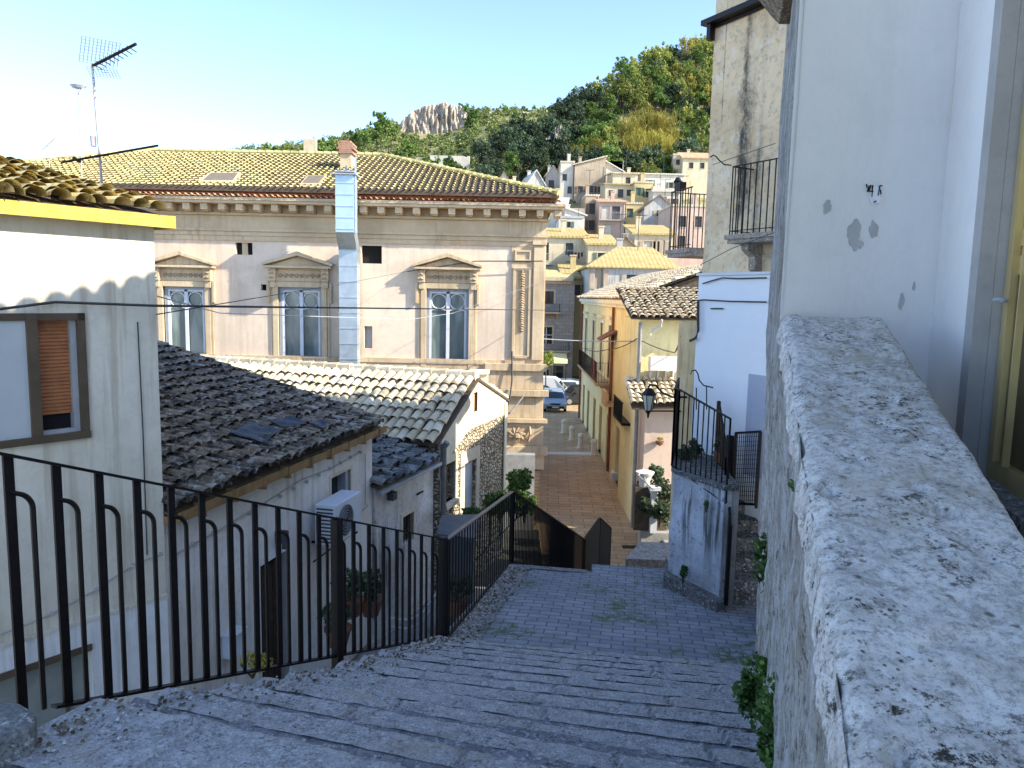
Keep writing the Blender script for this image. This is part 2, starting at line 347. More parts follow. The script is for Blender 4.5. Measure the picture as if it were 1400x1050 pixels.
m_orange = stucco('ochre_facade', (.74, .54, .32), (.58, .36, .18), .6, stain=(.3, .18, .09), streak=.5)
m_pink = stucco('pink_beige', (.62, .47, .36), (.56, .42, .32), .5, bst=.15)
m_fstone = brickmat('far_stone_blocks', (.38, .31, .25), (.45, .37, .30), (.22, .17, .13), .6, .3, (R(90), 0, 0), .015)
m_marble = plain('pale_stone_and_sunlight', (.78, .72, .62), .6, 0, .12, 5)
m_terra = plain('terracotta', (.20, .09, .05), .8, 0, .2)
m_cloth = plain('laundry_dark', (.04, .03, .05), .9, 0, .3); m_clothr = plain('laundry_red', (.5, .07, .04), .9, 0, .3)
m_lw = plain('laundry_white', (.7, .7, .68), .9)
m_lampg = plain('lamp_glass', (.62, .60, .50), .2, 0, .1)
m_tyre = plain('tyre', (.02, .02, .02), .8); m_rim = plain('rim', (.4, .4, .42), .35, .7)
m_cblue = plain('car_blue_grey', (.36, .47, .60), .3, .3, .05); m_cwhite = plain('van_white', (.75, .75, .72), .35, 0, .05); m_cdark = plain('car_dark', (.03, .035, .04), .3, .2, .05)
m_hlamp = plain('headlamp', (.7, .72, .75), .15, 0, .05)
m_bark = plain('bark', (.10, .07, .05), .9, 0, .4, 8, .6)
m_lbright = leafmat('leaf_bright', (.13, .17, .04), (.25, .29, .06), (.44, .41, .11))
m_lmid = leafmat('leaf_mid', (.06, .12, .03), (.13, .20, .04), (.22, .28, .07))
m_ldark = leafmat('leaf_dark', (.03, .055, .03), (.07, .105, .055), (.15, .19, .10))
m_lyel = leafmat('leaf_yellow', (.24, .22, .04), (.42, .36, .07), (.55, .46, .13))
m_lscrub = leafmat('leaf_scrub', (.07, .11, .03), (.15, .19, .05), (.30, .30, .10), .2)
m_lweed = leafmat('leaf_weed', (.05, .10, .025), (.09, .17, .04), (.16, .26, .07))
m_rock = lichenstone('cliff_rock', (.30, .25, .19), (.44, .37, .29), (.10, .08, .06), s=.12, amt=.6)
k = N('hill_ground'); c = k.mix(k.ramp(k.noise(.12, 7, .7), .35, .62), (.12, .13, .045), (.34, .29, .15)); c = k.mix(k.ramp(k.noise(.5, 6, .8), .5, .62, 0, .6), c, (.07, .10, .03)); m_hill = k.out(c, .95, k.bump(k.noise(.8, 6, .7), 1, .6))
k = N('far_ground'); c = k.mix(k.ramp(k.noise(.05, 6, .7), .35, .62), (.30, .26, .17), (.42, .37, .26)); m_ground = k.out(c, .95)

# ================================================================== THE SETTING
g = M(); g.poly([(-2500, -2500, -9.2), (2500, -2500, -9.2), (2500, 2500, -9.2), (-2500, 2500, -9.2)]); g.build('ground', m_ground, kind='structure')
# --- the stairs we stand on
KN = .163; NN = .987
def kk(sv): return .29-.125*max(0, min(1, (sv-2.75)/1.5))
def sline(sv, x): return sv/NN-kk(sv)*x          # y on the line s = sv
def xleft(y):
    if y < 2.7: return -1.64-(2.7-y)*.5
    if y < 3.46: return -1.64+(y-2.7)*.39
    if y < 7.1: return -1.34+(y-3.46)*.1885
    return -.67+(y-7.1)*.237
def xright(y):
    if y < 4.5: return .16+.308*y
    return 1.546+(y-4.5)*.345
def clipx(sv):
    xl = -1.5
    for _ in range(12): xl = xleft(sline(sv, xl))
    xr = 1.5
    for _ in range(12): xr = xright(sline(sv, xr))
    return xl-.03, xr+.06
st = M(); pv = M()
NS = 13; S0 = 2.3; GO = .375; RI = .1438
def step_slab(mb, sa, sb, z, thick, seed, rag=.006, n=130):
    """one worn slab between s=sa (back) and s=sb (nose)"""
    xa, xb = clipx(sb); xa2, xb2 = clipx(sa)
    rows = [(0, 0), (.5, 0), (.93, 0), (1, -.012), (1.0, -.04), (.985, -thick)]
    gr = []; rj = random.Random(seed+3); jn = [xa+rj.uniform(.3, .9)+q*rj.uniform(.75, 1.1) for q in range(5)]
    for i in range(n+1):
        col = []
        for t, dz in rows:
            s_ = sa+(sb-sa)*t; f = i/n; x = (xa2+(xa-xa2)*t)*(1-f)+(xb2+(xb-xb2)*t)*f+(.05*mnoise.noise(Vector((seed*3.3, t*2, 2))) if i == 0 else 0)
            nz = mnoise.noise(Vector((x*3.1, s_*3, seed*5.3))); nf = mnoise.noise(Vector((x*11, s_*9, seed*2.7+9)))
            nos = (nz*.9+nf*.7)*rag if t > .6 else 0
            wear = -.016*math.exp(-((x-.2)/.9)**2)*(1 if t > .8 else .4)
            col.append(mb.P((x, sline(s_+nos, x), z+dz+nf*.008+nz*.006+wear-(.016 if min(abs(x-q) for q in jn) < .013 else 0))))
        gr.append(col)
    for i in range(n):
        for j in range(len(rows)-1): mb.f.append([gr[i][j], gr[i+1][j], gr[i+1][j+1], gr[i][j+1]])
step_slab(st, 1.85, S0, -1.63, .2, 0)
def joint(i):
    s_ = S0+GO*(i-1); return s_+min(.335, RI*s_/(1.63+RI*i)+(.035 if i < 4 else .006))
for i in range(1, NS): step_slab(st, joint(i), S0+GO*i, -1.63-RI*i, .2, i)
o = st.build('staircase', m_step, kind='structure', smooth=False)
for i in range(1, NS):
    s_ = S0+GO*(i-1)-.02; s2_ = joint(i)+.03; xa, xb = clipx(s_+.05); z = -1.63-RI*i-(.006 if i < 4 else .010)
    pv.poly([(xa, sline(s_, xa), z), (xa, sline(s2_, xa), z), (xb, sline(s2_, xb), z), (xb, sline(s_, xb), z)][::-1])
xa, xb = clipx(1.5)
pv.poly([(xa-1, -1, -1.642), (xb, -1, -1.642), (xb, sline(2.0, xb), -1.642), (xa, sline(2.0, xa), -1.642)])
pv.build('stair_paving', m_strip, kind='structure')
# landing (slopes gently down)
def zl(x, y): return -3.5-.097*(KN*x+NN*y-6.9)
L0 = 6.74; ld = M(); gl = []
def landing(f, t):
    s_ = L0+(10.03-L0)*t; xa = clipx(s_)[0]; xb = 3.3
    x = xa+(xb-xa)*f; y = sline(s_, x)
    return (x, y, zl(x, y)+mnoise.noise(Vector((x*.9, y*.9, 3)))*.02)
ld.grid(landing, 30, 30)
ld.build('landing', m_paver, kind='structure')
le = M()
def edgestrip(f, t):
    y = 6.9+(10.2-6.95)*f; x = xleft(y)-.05+.36*t*(1+.25*mnoise.noise(Vector((0, y*4, 1))))
    return (x, y, zl(x, y)+.012*(1-t)+.008+mnoise.noise(Vector((x*9, y*9, 0)))*.012)
le.grid(edgestrip, 50, 6)
def noseline(f, t):
    x = .06+1.05*f; y = sline(9.93+.16*t, x); return (x, y, zl(x, y)+.006)
le.grid(noseline, 20, 2)
le.build('landing_edge', m_kerbstone, kind='structure')
sb = M()
sb.hexa([(xleft(2)-.02, 2, -8.3), (1.0, 1.9, -8.3), (2.5, 7.2, -8.3), (-.69, 7.1, -8.3), (xleft(2)-.02, 2, -2.4), (1.0, 1.9, -2.4), (2.5, 7.2, -3.72), (-.69, 7.1, -3.72)])
sb.hexa([(-.66, 7.1, -8.3), (3.2, 6.6, -8.3), (3.2, 9.6, -8.3), (.05, 10.12, -8.3), (-.69, 7.1, -3.72), (3.2, 6.6, -3.72), (3.2, 9.6, -3.9), (.05, 10.12, -3.9)])
sb.hexa([(-3.4, -1, -8.3), (.6, -1, -8.3), (.98, 1.95, -8.3), (xleft(2)-.02, 2, -8.3), (-3.4, -1, -1.7), (.6, -1, -1.7), (.98, 1.95, -1.7), (xleft(2)-.02, 2, -1.7)])
sb.build('stair_foundation', m_conc, kind='structure')
# small platform one step lower, and the hidden lower flight
pl = M(); pl.hexa([(1.16, 9.75, -8.3), (3.3, 9.4, -8.3), (3.3, 10.5, -8.3), (1.26, 10.75, -8.3), (1.16, 9.75, -3.95), (3.3, 9.4, -3.95), (3.3, 10.5, -3.98), (1.26, 10.75, -3.98)])
for i in range(14):
    y0 = 10.15+i*.31; x0 = .02+(y0-10.15)*.36; z = -3.98-i*.142
    pl.box(x0, x0+1.15, y0, y0+.31, -8.3, z)
pl.box(1.5, 3.1, 14.5, 17.0, -8.3, -6.55)
for i in range(9): pl.box(2.2, 3.9, 17+i*.33, 17+i*.33+.33, -8.3, -6.7-i*.17)
pl.build('lower_flight', m_paver, kind='structure')
# street
sg = M(); sg.poly([(-1.5, 17, -8.2), (7, 17, -8.2), (7, 60, -8.2), (-1.5, 60, -8.2)]); sg.build('street', m_street, kind='structure')
sg = M(); sg.hexa([(1.2, 38.0, -8.25), (4.75, 38.1, -8.25), (4.55, 38.9, -8.25), (1.2, 38.6, -8.25), (1.2, 38.0, -8.18), (4.75, 38.1, -8.18), (4.55, 38.9, -8.18), (1.2, 38.6, -8.18)]); sg.build('sunlight_stripe', m_marble, kind='structure')  # stripe of sunlight on the street, painted as a pale slab
al = M(); al.poly([(-9, 2, -5.6), (-.2, 2, -5.6), (1.0, 14.5, -5.9), (-4, 14.5, -5.9)]); al.build('alley', m_conc, kind='structure')
yd = M(); yd.poly([(-7, 14.4, -7.6), (1.0, 14.4, -7.6), (1.0, 24.5, -7.9), (-7, 24.5, -7.9)]); yd.poly([(1.0, 14.4, -7.6), (1.0, 24.5, -7.9), (1.0, 24.5, -8.3), (1.0, 14.4, -8.3)]); yd.build('yard', plain('yard_soil', (.07, .07, .05), .95, 0, .4, 3, .6), kind='structure')
# hills
def interp(x, T):
    for (a, b), (c_, d) in zip(T, T[1:]):
        if x <= c_: return b+(d-b)*max(0, (x-a))/(c_-a)
    return T[-1][1]
ZP = [(0, -8.6), (60, -8.6), (80, -2.5), (100, 6), (125, 15.5), (140, 23), (200, 58), (260, 95)]
TOPN = [(300, 400), (560, 300), (600, 262), (640, 250), (700, 212), (740, 194), (770, 178), (800, 164), (830, 143), (860, 122), (900, 104), (960, 84), (1100, 60), (1500, 60)]
def zn(px, d):
    E = (406+.021*(px-700)-interp(px, TOPN))/FPX
    z = interp(d, ZP)
    if d > 60 and z/d > E:
        dc = 60
        while interp(dc, ZP)/dc < E and dc < 259: dc += 2
        z = interp(dc, ZP)-(d-dc)*.12
    return z+mnoise.noise(Vector((px*.02, d*.05, 0)))*1.2*min(1, max(0, (d-60)/20))
hm = M()
def hillp(f, t):
    px = 540+860*f; d = 58+182*t; z = zn(px, d); u = (px-700)/FPX; return (u*d, d, z)
hm.grid(hillp, 90, 70); hm.build('near_hill', m_hill, kind='structure', smooth=True)
TOPF = [(-400, 330), (100, 300), (280, 226), (340, 212), (440, 202), (500, 188), (540, 178), (590, 183), (628, 176), (646, 162), (700, 161), (760, 162), (800, 168), (900, 190), (1100, 230), (1500, 250)]
def zf(px, d):
    E = (406+.021*(px-700)-interp(px, TOPF))/FPX
    t = max(0, min(1, (d-140)/200)); z = -8+(E*340+8)*(t**.8)
    if d > 340: z -= (d-340)*.25
    return z+mnoise.noise(Vector((px*.015, d*.03, 5)))*2.5*t*(1-t)*2
hf = M()
def farp(f, t):
    px = -400+1900*f; d = 135+305*t; return ((px-700)/FPX*d, d, zf(px, d))
hf.grid(farp, 110, 60); hf.build('far_hill', m_hill, kind='structure', smooth=True)
db = M(); rg = random.Random(77)
for i in range(2200):
    y = 2.4+rg.random()*7.6; off = abs(rg.gauss(0, .13))
    x = xleft(y)+off+.01
    sv = KN*x+NN*y
    if y > 6.95: z = zl(x, y)+.014
    else:
        z = -1.63
        for q in range(NS):
            if y > sline(S0+GO*q, x): z = -1.63-RI*(q+1)
        z += .006
    a = rg.uniform(0, 6); r_ = rg.uniform(.004, .013) if y < 6 else rg.uniform(.008, .022); h_ = rg.uniform(.002, .009)
    c = Vector((x, y, z)); p4 = [Vector((math.cos(a+q*1.57)*r_*rg.uniform(.6, 1.2), math.sin(a+q*1.57)*r_, 0)) for q in range(4)]
    db.hexa([c+p for p in p4]+[c+p*.7+Vector((0, 0, h_)) for p in p4])
k = N('litter'); cr = k.n('ShaderNodeValToRGB'); k.link(k.geo.outputs['Random Per Island'], cr.inputs[0]); e = cr.color_ramp.elements; e[0].color = lin((.05, .04, .03)); e[1].color = lin((.62, .60, .55)); x_ = e.new(.5); x_.color = lin((.22, .17, .11)); k.out(cr.outputs[0], .95)
db.build('litter', k.m, kind='stuff', label='stone crumbs and dead leaves littering the left edge of the steps and landing', cat='litter')
# ================================================================== RIGHT SIDE: parapet, white house
t = thing('stone_parapet', 'thick rough stone parapet wall with lichen spotted flat top along the right of the steps', 'parapet', (.9, 2.2, -1.7))
ex, ey = .294, .956
def cap(f, g):                       # f along (near->far), g across; the first columns are the broken left edge
    y = -.9+3.8*f; x0 = .16+.308*y; wd = .40
    edge = mnoise.noise(Vector((y*6, 3, 1)))*.014+mnoise.noise(Vector((y*19, 3, 1)))*.009+mnoise.noise(Vector((y*47, 3, 1)))*.004
    q = (g*30-4)/26.0
    if q < 0:
        k_ = -q*26/4.0; x = x0+edge-.012*math.sin(k_*1.6)+mnoise.noise(Vector((y*14, k_*2, 6)))*.008; z = -.05-.235*(2.9-y)-.018-.085*k_; return (x, y, z)
    x = x0+edge*(1-q)+wd*q*.96; yy = y-wd*q*.05; z = -.05-.235*(2.9-y)
    z += mnoise.noise(Vector((x*5, yy*5, 2)))*.010+mnoise.noise(Vector((x*22, yy*22, 2)))*.004+mnoise.noise(Vector((x*60, yy*60, 2)))*.002
    pit = mnoise.noise(Vector((x*16, yy*16, 9))); z -= max(0, pit-.32)*.05
    ed = max(0, 1-q/.09); z -= ed*ed*.018; er = max(0, (q-.95)/.05); z -= er*er*.02
    return (x, yy, z)
c_ = M(); c_.grid(cap, 420, 60); c_.build('cap', m_cap, t, smooth=True)
s_ = M()
def side(f, g):
    y = -.9+9.3*f; x0 = xright(y)
    ztop = (-.05-.235*(2.9-y)) if y < 2.9 else -.02
    if y > 4.55: x0 += .0
    z = ztop-.04-(ztop+4.6)*g
    k_ = min(1, g/.03)
    n1 = mnoise.noise(Vector((y*2.2, z*1.4, 7)))*.03+mnoise.noise(Vector((y*8, z*5, 4)))*.016+mnoise.noise(Vector((y*24, z*16, 4)))*.007
    lip = .03*max(0, 1-g*9)
    return (x0+.01+n1*(.3+.7*k_)+g*.10-lip*.3, y, z+(1-k_)*.02)
s_.grid(side, 260, 130); s_.build('side_wall', m_rough, t)
c_ = M(); c_.hexa([(.16+.308*-.9+.22, -.9, -3), (.16+.308*2.9+.22, 2.9, -3), (1.05+.38, 2.88, -3), (.16+.308*-.9+.38, -.92, -3), (.16+.308*-.9+.12, -.9, -1.05), (.16+.308*2.9+.12, 2.9, -.13), (1.05+.38, 2.88, -.1), (.16+.308*-.9+.38, -.92, -1.0)])
c_.build('core', m_conc, t)
# white house
WH = thing('white_house', 'white plastered house filling the upper right with a bronze framed door', 'house', (3.5, 3.2, -.6))
W1 = frame((1.04, 2.9, 0), xd=(.71, .2)); wl = M(W1)
def wallgrid(x1_, z0, z1):
    def fn(f, g):
        x = f*x1_; zb = z0 if f > .5 else -.12; z = zb+(z1-zb)*g
        return (x, mnoise.noise(Vector((x*2, z*1.5, 3)))*.002, z)
    return fn
wl.grid(wallgrid(.738, -.9, 3.4), 16, 60)
A = Vector((1.04+.71, 3.1, 0)); W2 = frame(A, xd=(-.28, -.96)); w2 = M(W2)   # local x towards the camera, y to the left of travel
def wg2(f, g):
    x = f*.60; z = -.9+4.3*g; return (x, mnoise.noise(Vector((x*2+5, z*1.5, 3)))*.008, z)
w2.grid(wg2, 12, 60)
w2.poly([(.60, 0, 3.4), (4.5, 0, 3.4), (4.5, 0, 1.75), (.60, 0, 1.75)]); w2.poly([(1.75, 0, 1.75), (4.5, 0, 1.75), (4.5, 0, -.9), (1.75, 0, -.9)])
wl.v += w2.v; off = len(wl.v)-len(w2.v); wl.f += [[i+off for i in f] for f in w2.f]
wb = M(); b0 = Vector((1.04, 2.9, 0))
wl.F = None
tp = [(1.04, 2.9), (1.546, 4.5)]
for (xa, ya), (xb, yb) in (((1.60, 4.5), (2.37, 6.68)), ((2.37, 6.68), (7, 6.2)), ((7, 6.2), (6.6, -1.5)), ((6.6, -1.5), (.44, -1.25))):
    wl.poly([(xa, ya, -.4), (xb, yb, -.4), (xb, yb, 3.4), (xa, ya, 3.4)])
wl.build('wall', m_white, WH)
sd_ = M()
def sidehouse(f, g):
    y = 2.9+1.6*f; z = -.3+3.7*g; return (.16+.308*y+mnoise.noise(Vector((y*3, z*2, 8)))*.012, y, z)
sd_.grid(sidehouse, 20, 50); sd_.build('side_wall', m_rough, WH)
rf = M(); rf.prism([(.95, 2.75), (1.45, 4.6), (2.2, 6.85), (7.2, 6.5), (6.8, -1.7), (.25, -1.4)], 'z', 3.4, 3.5); rf_o = rf.build('roof', m_deck, WH)
uw = M(); uw.prism([(2.7, 5.3), (7, 5.3), (7, 6.5), (2.7, 6.75)], 'z', 3.5, 6.6); uw.build('roof_shade_block', m_white, WH)  # unseen block added above the roof to shade the dark roofed house
tl = M(); tl.tiles((.95-.15, 2.4-.3, 3.5), (.308, 1, 0), (.95, -.29, .28), 4.8, 2.4, .2, .33, .09); tl.tiles((.2, -1.6, 3.5), (.308, 1, 0), (.95, -.29, .28), 3.9, 2.0, .2, .33, .09); tl.build('tile', m_tlit, rf_o)
cn = M(); a = P(1046, 22, 3.9); 
cn.hexa([(1.30, 3.85, 1.49), (1.40, 4.20, 1.49), (1.62, 4.20, 1.49), (1.5, 3.85, 1.49), (1.24, 3.80, 1.56), (1.36, 4.25, 1.56), (1.62, 4.25, 1.56), (1.5, 3.80, 1.56)])
cn.hexa([(1.24, 3.8, 1.563), (1.36, 4.25, 1.563), (1.62, 4.25, 1.563), (1.5, 3.8, 1.563), (1.14, 3.3, 1.70), (1.30, 4.35, 1.70), (1.62, 4.35, 1.70), (1.5, 3.3, 1.70)])
cn.build('cornice', lichenstone('cornice_stone', (.22, .17, .12), (.35, .28, .2), s=3), WH)
# peeled patches and the scraps of a painted house number
def blob(F, cx, cz, rx, rz, seed, y=-.001, th=.0025, n=22, hole=0):
    b = M(F); r2 = random.Random(seed); pts = []
    for i in range(n):
        a = 2*math.pi*i/n; q = 1+.55*mnoise.noise(Vector((math.cos(a)*1.3, math.sin(a)*1.3, seed*3.1)))+.12*r2.uniform(-1, 1)
        pts.append((cx+rx*q*math.cos(a), cz+rz*q*math.sin(a)))
    b.prism(pts, 'y', y-th, y); return b
m_peel = plain('peeled_plaster', (.50, .50, .50), .9, 0, .15, 12); m_chalk = plain('white_flake', (.85, .86, .88), .8, 0, .05)
def onW(F, px, py):
    d = D(px, py); inv = F.inverted(); o = inv @ Vector((0, 0, 0)); q = inv.to_3x3() @ d; s = -o.y/q.y; return (o+q*s)
for px, py, rx, rz, sd2 in ((1167, 318, .034, .055, 1), (1131, 282, .020, .022, 2), (1194, 314, .020, .034, 3), (1176, 334, .014, .018, 4), (1232, 412, .012, .035, 5), (1249, 392, .007, .015, 6)):
    q = onW(W1, px, py); blob(W1, q.x, q.z, rx, rz, sd2).build('peeled_patch', m_peel, WH)
q = onW(W1, 1196, 268); blob(W1, q.x, q.z, .022, .036, 9, -.003).build('paint_flake', m_chalk, WH)
nb = M(W1); q = onW(W1, 1194, 261); x, z = q.x, q.z
for a, b in (((-.026, .016), (-.024, .006)), ((-.018, .012), (-.022, -.004)), ((-.012, .014), (-.018, -.002)), ((-.018, -.002), (-.004, -.002)), ((-.007, .014), (-.007, -.016)), ((.012, -.012), (.016, .014)), ((.016, .014), (.024, .014)), ((.018, .004), (.022, -.008)), ((.0, -.03), (.008, -.026))):
    nb.beam((x+a[0]*1.5, -.006, z+a[1]*1.5), (x+b[0]*1.5, -.006, z+b[1]*1.5), .003, .0042)
nb.build('house_number', m_black, WH)
jm = M(W2); jm.box(.60, .645, .021, .16, -.9, 1.75); jm.box(.60, 1.75, -.01, .20, 1.75, 1.80); jm.box(.56, .645, -.03, .02, -.9, 1.85); jm.box(1.72, 1.76, -.02, .2, -.9, 1.8); jm.build('door_surround', m_jamb, WH)
dr = M(W2); Y0 = .05
for x0, x1 in ((.65, .71), (1.64, 1.70)): dr.box(x0, x1, Y0, Y0+.05, -.60, 1.75)
for z0, z1 in ((-.60, -.50), (.10, .16), (.19, .24), (1.66, 1.75)): dr.box(.71, 1.64, Y0, Y0+.05, z0, z1)
for x0 in (.75, .84): dr.box(x0, x0+.012, Y0-.02, Y0, -.5, 1.66)
dr_o = dr.build('door', m_gilt, WH)
dp = M(W2); dp.box(.71, 1.64, Y0+.02, Y0+.04, -.50, .10); dp.build('lower_panel', plain('door_dark_panel', (.16, .12, .06), .4, .4, .3), dr_o)
dg = M(W2); dg.box(.71, 1.64, Y0+.02, Y0+.04, .24, 1.66); dg.build('glass_pane', plain('door_glass_reflection', (.80, .62, .26), .18, .4, .1), dr_o)  # yellow reflection put into the base colour of the pane
dh = M(W2); dh.tube([(.735, Y0-.01, .02), (.735, Y0-.05, .02), (.80, Y0-.05, .02)], .008); dh.build('handle', m_galv, dr_o)
th_ = M(W2); th_.box(.5, 2.2, -.42, .2, -.9, -.62); th_.box(.66, 1.74, -.03, .2, -.62, -.57); th_.build('door_step', m_kerbstone, WH)
# weeds on the wall
def weed(px, py, Y, r, n, size, label, name='wall_weed', mat=None, group='weeds growing out of the rough wall', cat='weed', rz=1.2):
    c = P(px, py, Y); tt = thing(name, label, cat, c, 0, group); m = M(); m.leaves(c, (r, r, r*rz), n, size, random.Random(int(px+py)), 7, 1, .8); m.build('leaves', mat or m_lweed, tt)
    s2 = M()
    for i in range(5): s2.tube([c+Vector((r*.6, 0, -r*.2)), c+Vector((rnd.uniform(-.5, .4)*r, rnd.uniform(-.6, .6)*r, rnd.uniform(-.8, .9)*r*rz))], .003, 4)
    s2.build('stem', m_lweed, tt); return tt
weed(1054, 775, 3.9, .10, 520, .035, 'leafy green weed hanging from the rough wall at mid height', rz=2.2)
weed(1050, 915, 3.1, .06, 260, .03, 'small weed on the rough wall just above the large bottom clump')
weed(1028, 930, 3.4, .12, 700, .035, 'broad fern like clump spreading over the steps at the foot of the wall', rz=1.6)
weed(1058, 990, 2.5, .09, 620, .03, 'lowest bright green clump at the bottom edge beside the wall', rz=2.0)
weed(1086, 663, 2.15, .022, 90, .017, 'tiny pair of green leaves high on the parapet side')
weed(1077, 776, 3.4, .03, 70, .022, 'tiny sprig right of the hanging weed on the wall')
weed(1168, 770, 1.35, .014, 40, .012, 'dark green sprig on the parapet edge')
# ================================================================== RAILINGS OF THE STAIR
def lerp(a, b, t): return Vector(a)+(Vector(b)-Vector(a))*t
r1 = thing('stair_railing', 'long dark iron railing with curved inner bars along the left of the steps', 'railing', (-2.26, 3.0, -1.87))
T0 = Vector(P(10, 622, 3.2)); T1 = Vector(P(606, 737, 7.1)); d1 = (T1-T0)
def top1(t): return T0+d1*t
B0 = Vector(P(18, 950, 3.2)); B0.x = T0.x; B0.z = -1.99; B1 = Vector((T1.x, T1.y, -3.46))
def bot1(t): return B0+(B1-B0)*t+Vector((0, 0, .04))
m_ = M(); m_.beam(top1(-.12), top1(1), .05, .014); m_.build('top_rail', m_iron, r1)
m_ = M(); m_.beam(bot1(.035), bot1(1), .04, .014); m_.build('bottom_rail', m_iron, r1)
n_ = 19
for i in range(-1, n_+1):
    t_ = i/n_; big = (i in (11, 19)); a = top1(t_); b = bot1(t_); b.x = a.x; b.y = a.y
    if i == n_: a = a+Vector((0, 0, .02))
    if big: b.z -= .10
    m_ = M(); wd = .075 if big else .045; dr_ = d1.copy(); dr_.z = 0; dr_.normalize()
    m_.beam(b-Vector((0, 0, .01)), a, .012 if not big else .05, wd) if False else None
    nx = Vector((dr_.y, -dr_.x, 0))*(.006 if not big else .03); ax = dr_*wd/2
    m_.hexa([b-ax-nx, b+ax-nx, b+ax+nx, b-ax+nx, a-ax-nx, a+ax-nx, a+ax+nx, a-ax+nx]); m_.build('post' if big else 'bar', m_iron, r1)
    if i < n_:
        c0 = top1(t_)-Vector((0, 0, .17)); sl_ = d1.z/math.hypot(d1.x, d1.y); pts = [c0]
        for q in range(7):
            an = q/6*math.pi/2; hx = .045+.055*math.sin(an); hz = .055*(1-math.cos(an)); pts.append(c0+dr_*hx+Vector((0, 0, -hz+hx*sl_)))
        e = bot1(t_+.105/math.hypot(d1.x, d1.y)); pts.append(Vector((pts[-1].x, pts[-1].y, e.z)))
        m_ = M(); m_.tube(pts, .0125, 6); m_.build('curved_bar', m_iron, r1)
def railing(label, pts_top, hgt, sp, name='landing_railing', railmat=None, barr=.008, mids=(), botoff=0.0, world=True, postr=.022, parent=None, capw=.05, cat='railing', curl=None):
    tt = parent or thing(name, label, cat, Vector(pts_top[0])-Vector((0, 0, hgt)))
    mr = M(); mb = M()
    for a, b in zip(pts_top, pts_top[1:]):
        a = Vector(a); b = Vector(b); mr.beam(a, b, capw, .015); h_ = Vector((0, 0, hgt-botoff)); mb.beam(a-h_, b-h_, .03, .012)
        for mz in mids: mb.beam(a-Vector((0, 0, mz)), b-Vector((0, 0, mz)), .02, .01)
        n = max(1, int((b-a).length/sp))
        for i in range(n+1):
            p = a+(b-a)*i/n; big = i in (0, n)
            q = M(); q.beam(p-Vector((0, 0, hgt)), p, (postr if big else barr)*2, (postr if big else barr)*2); q.build('post' if big else 'bar', m_iron, tt)
    mr.build('top_rail', railmat or m_iron, tt); mb.build('bottom_rail', m_iron, tt); return tt
pA = Vector(T1); pB = Vector(P(700, 672, 10.25)); pC = Vector(P(799, 737, 14.5)); pD = Vector(P(820, 708, 16.2)); pE = Vector(P(835, 722, 17)); pF = Vector((3.2, 20, -7.2))
railing('dark iron railing with a grey worn handrail along the left edge of the landing', [pA+Vector((.03, .05, -.02)), pB], 1.04, .11, railmat=m_rail)
railing('dark iron railing dropping away down the lower flight behind the landing', [pB+Vector((.02, .08, -.02)), pC], 1.08, .075, barr=.009, name='lower_railing')
rs = thing('end_railing', 'short dark sheeted railing with a pointed top at the foot of the lower flight', 'railing', pC-Vector((0, 0, 1.1)))
m_ = M()
for a, b in ((pC+Vector((.02, .05, 0)), pD), (pD+Vector((.01, .02, 0)), pE)):
    n_x = Vector((.0, 0, 0)); m_.hexa([a-Vector((0, 0, 1.15)), b-Vector((0, 0, 1.25)), b-Vector((-.02, -.01, 1.25)), a-Vector((-.02, -.01, 1.15)), a, b, b+Vector((.02, .01, 0)), a+Vector((.02, .01, 0))])
m_.build('sheet_panel', m_black, rs)
m_ = M(); m_.beam(pC, pD, .05, .02); m_.beam(pD, pE, .05, .02); m_.beam(pE, pE-Vector((0, 0, 1.2)), .04, .04); m_.beam(pD, pD-Vector((0, 0, 1.2)), .04, .04); m_.build('frame', m_black, rs)
# dark mid infill of landing railing end (shelf with plants stands outside it)
# stone block lower left
bk = M(); nn_ = 10
c0 = G(20, 985, -1.83)
def blk(f, g):
    a = 2*math.pi*f; 
    return (0, 0, 0)
bk.prism([(p.x, p.y) for p in (G(-130, 1090, -1.52), G(-10, 1008, -1.52), G(42, 992, -1.52), G(52, 972, -1.52), G(30, 958, -1.52), G(-40, 948, -1.52), G(-160, 960, -1.52))], 'z', -1.95, -1.52)
ob = bk.build('stone_block', m_kerbstone, label='rough stone block at the left end of the top step below the railing', cat='stone block', bevel=.03)
# ================================================================== LEFT HOUSE
LH = thing('corner_house', 'cream plastered house at far left with yellow fascia and orange shutter window', 'house', (-4.5, 6, -5.6))
LC = Vector((-3.32, 6.9, 0)); LF = frame(LC+Vector((-.62, -.78, 0))*3.2, xd=(.62, .78)); LW = 3.2*math.hypot(.62, .78)
def onF(F, px, py): return onW(F, px, py)
q0 = onF(LF, 37, 440); q1 = onF(LF, 122, 600); q2 = onF(LF, 112, 425)
wx0, wx1, wz0, wz1 = q0.x-.55, onF(LF, 118, 500).x, onF(LF, 118, 598).z, onF(LF, 112, 428).z
zb = onF(LF, 205, 822).z
w_ = M(LF); w_.facade(0, LW, zb, .62, [(wx0, wx1, wz0, wz1)], .13); w_.sides(0, LW, zb, .62, 5); w_.build('wall', m_lefth, LH)
w_ = M(LF); gx0 = onF(LF, 60, 950).x; w_.facade(0, LW, -5.6, zb, [(gx0-1.0, onF(LF, 125, 900).x, -5.5, zb-.28)], .15, y=-.015); w_.poly([(LW, -.015, -5.6), (LW, 5, -5.6), (LW, 5, zb), (LW, -.015, zb)]); w_.build('plinth', m_lhwhite, LH)
w_ = M(LF); w_.box(0, LW, -.03, 0, zb, zb+.03); w_.build('ledge', m_lefth, LH)
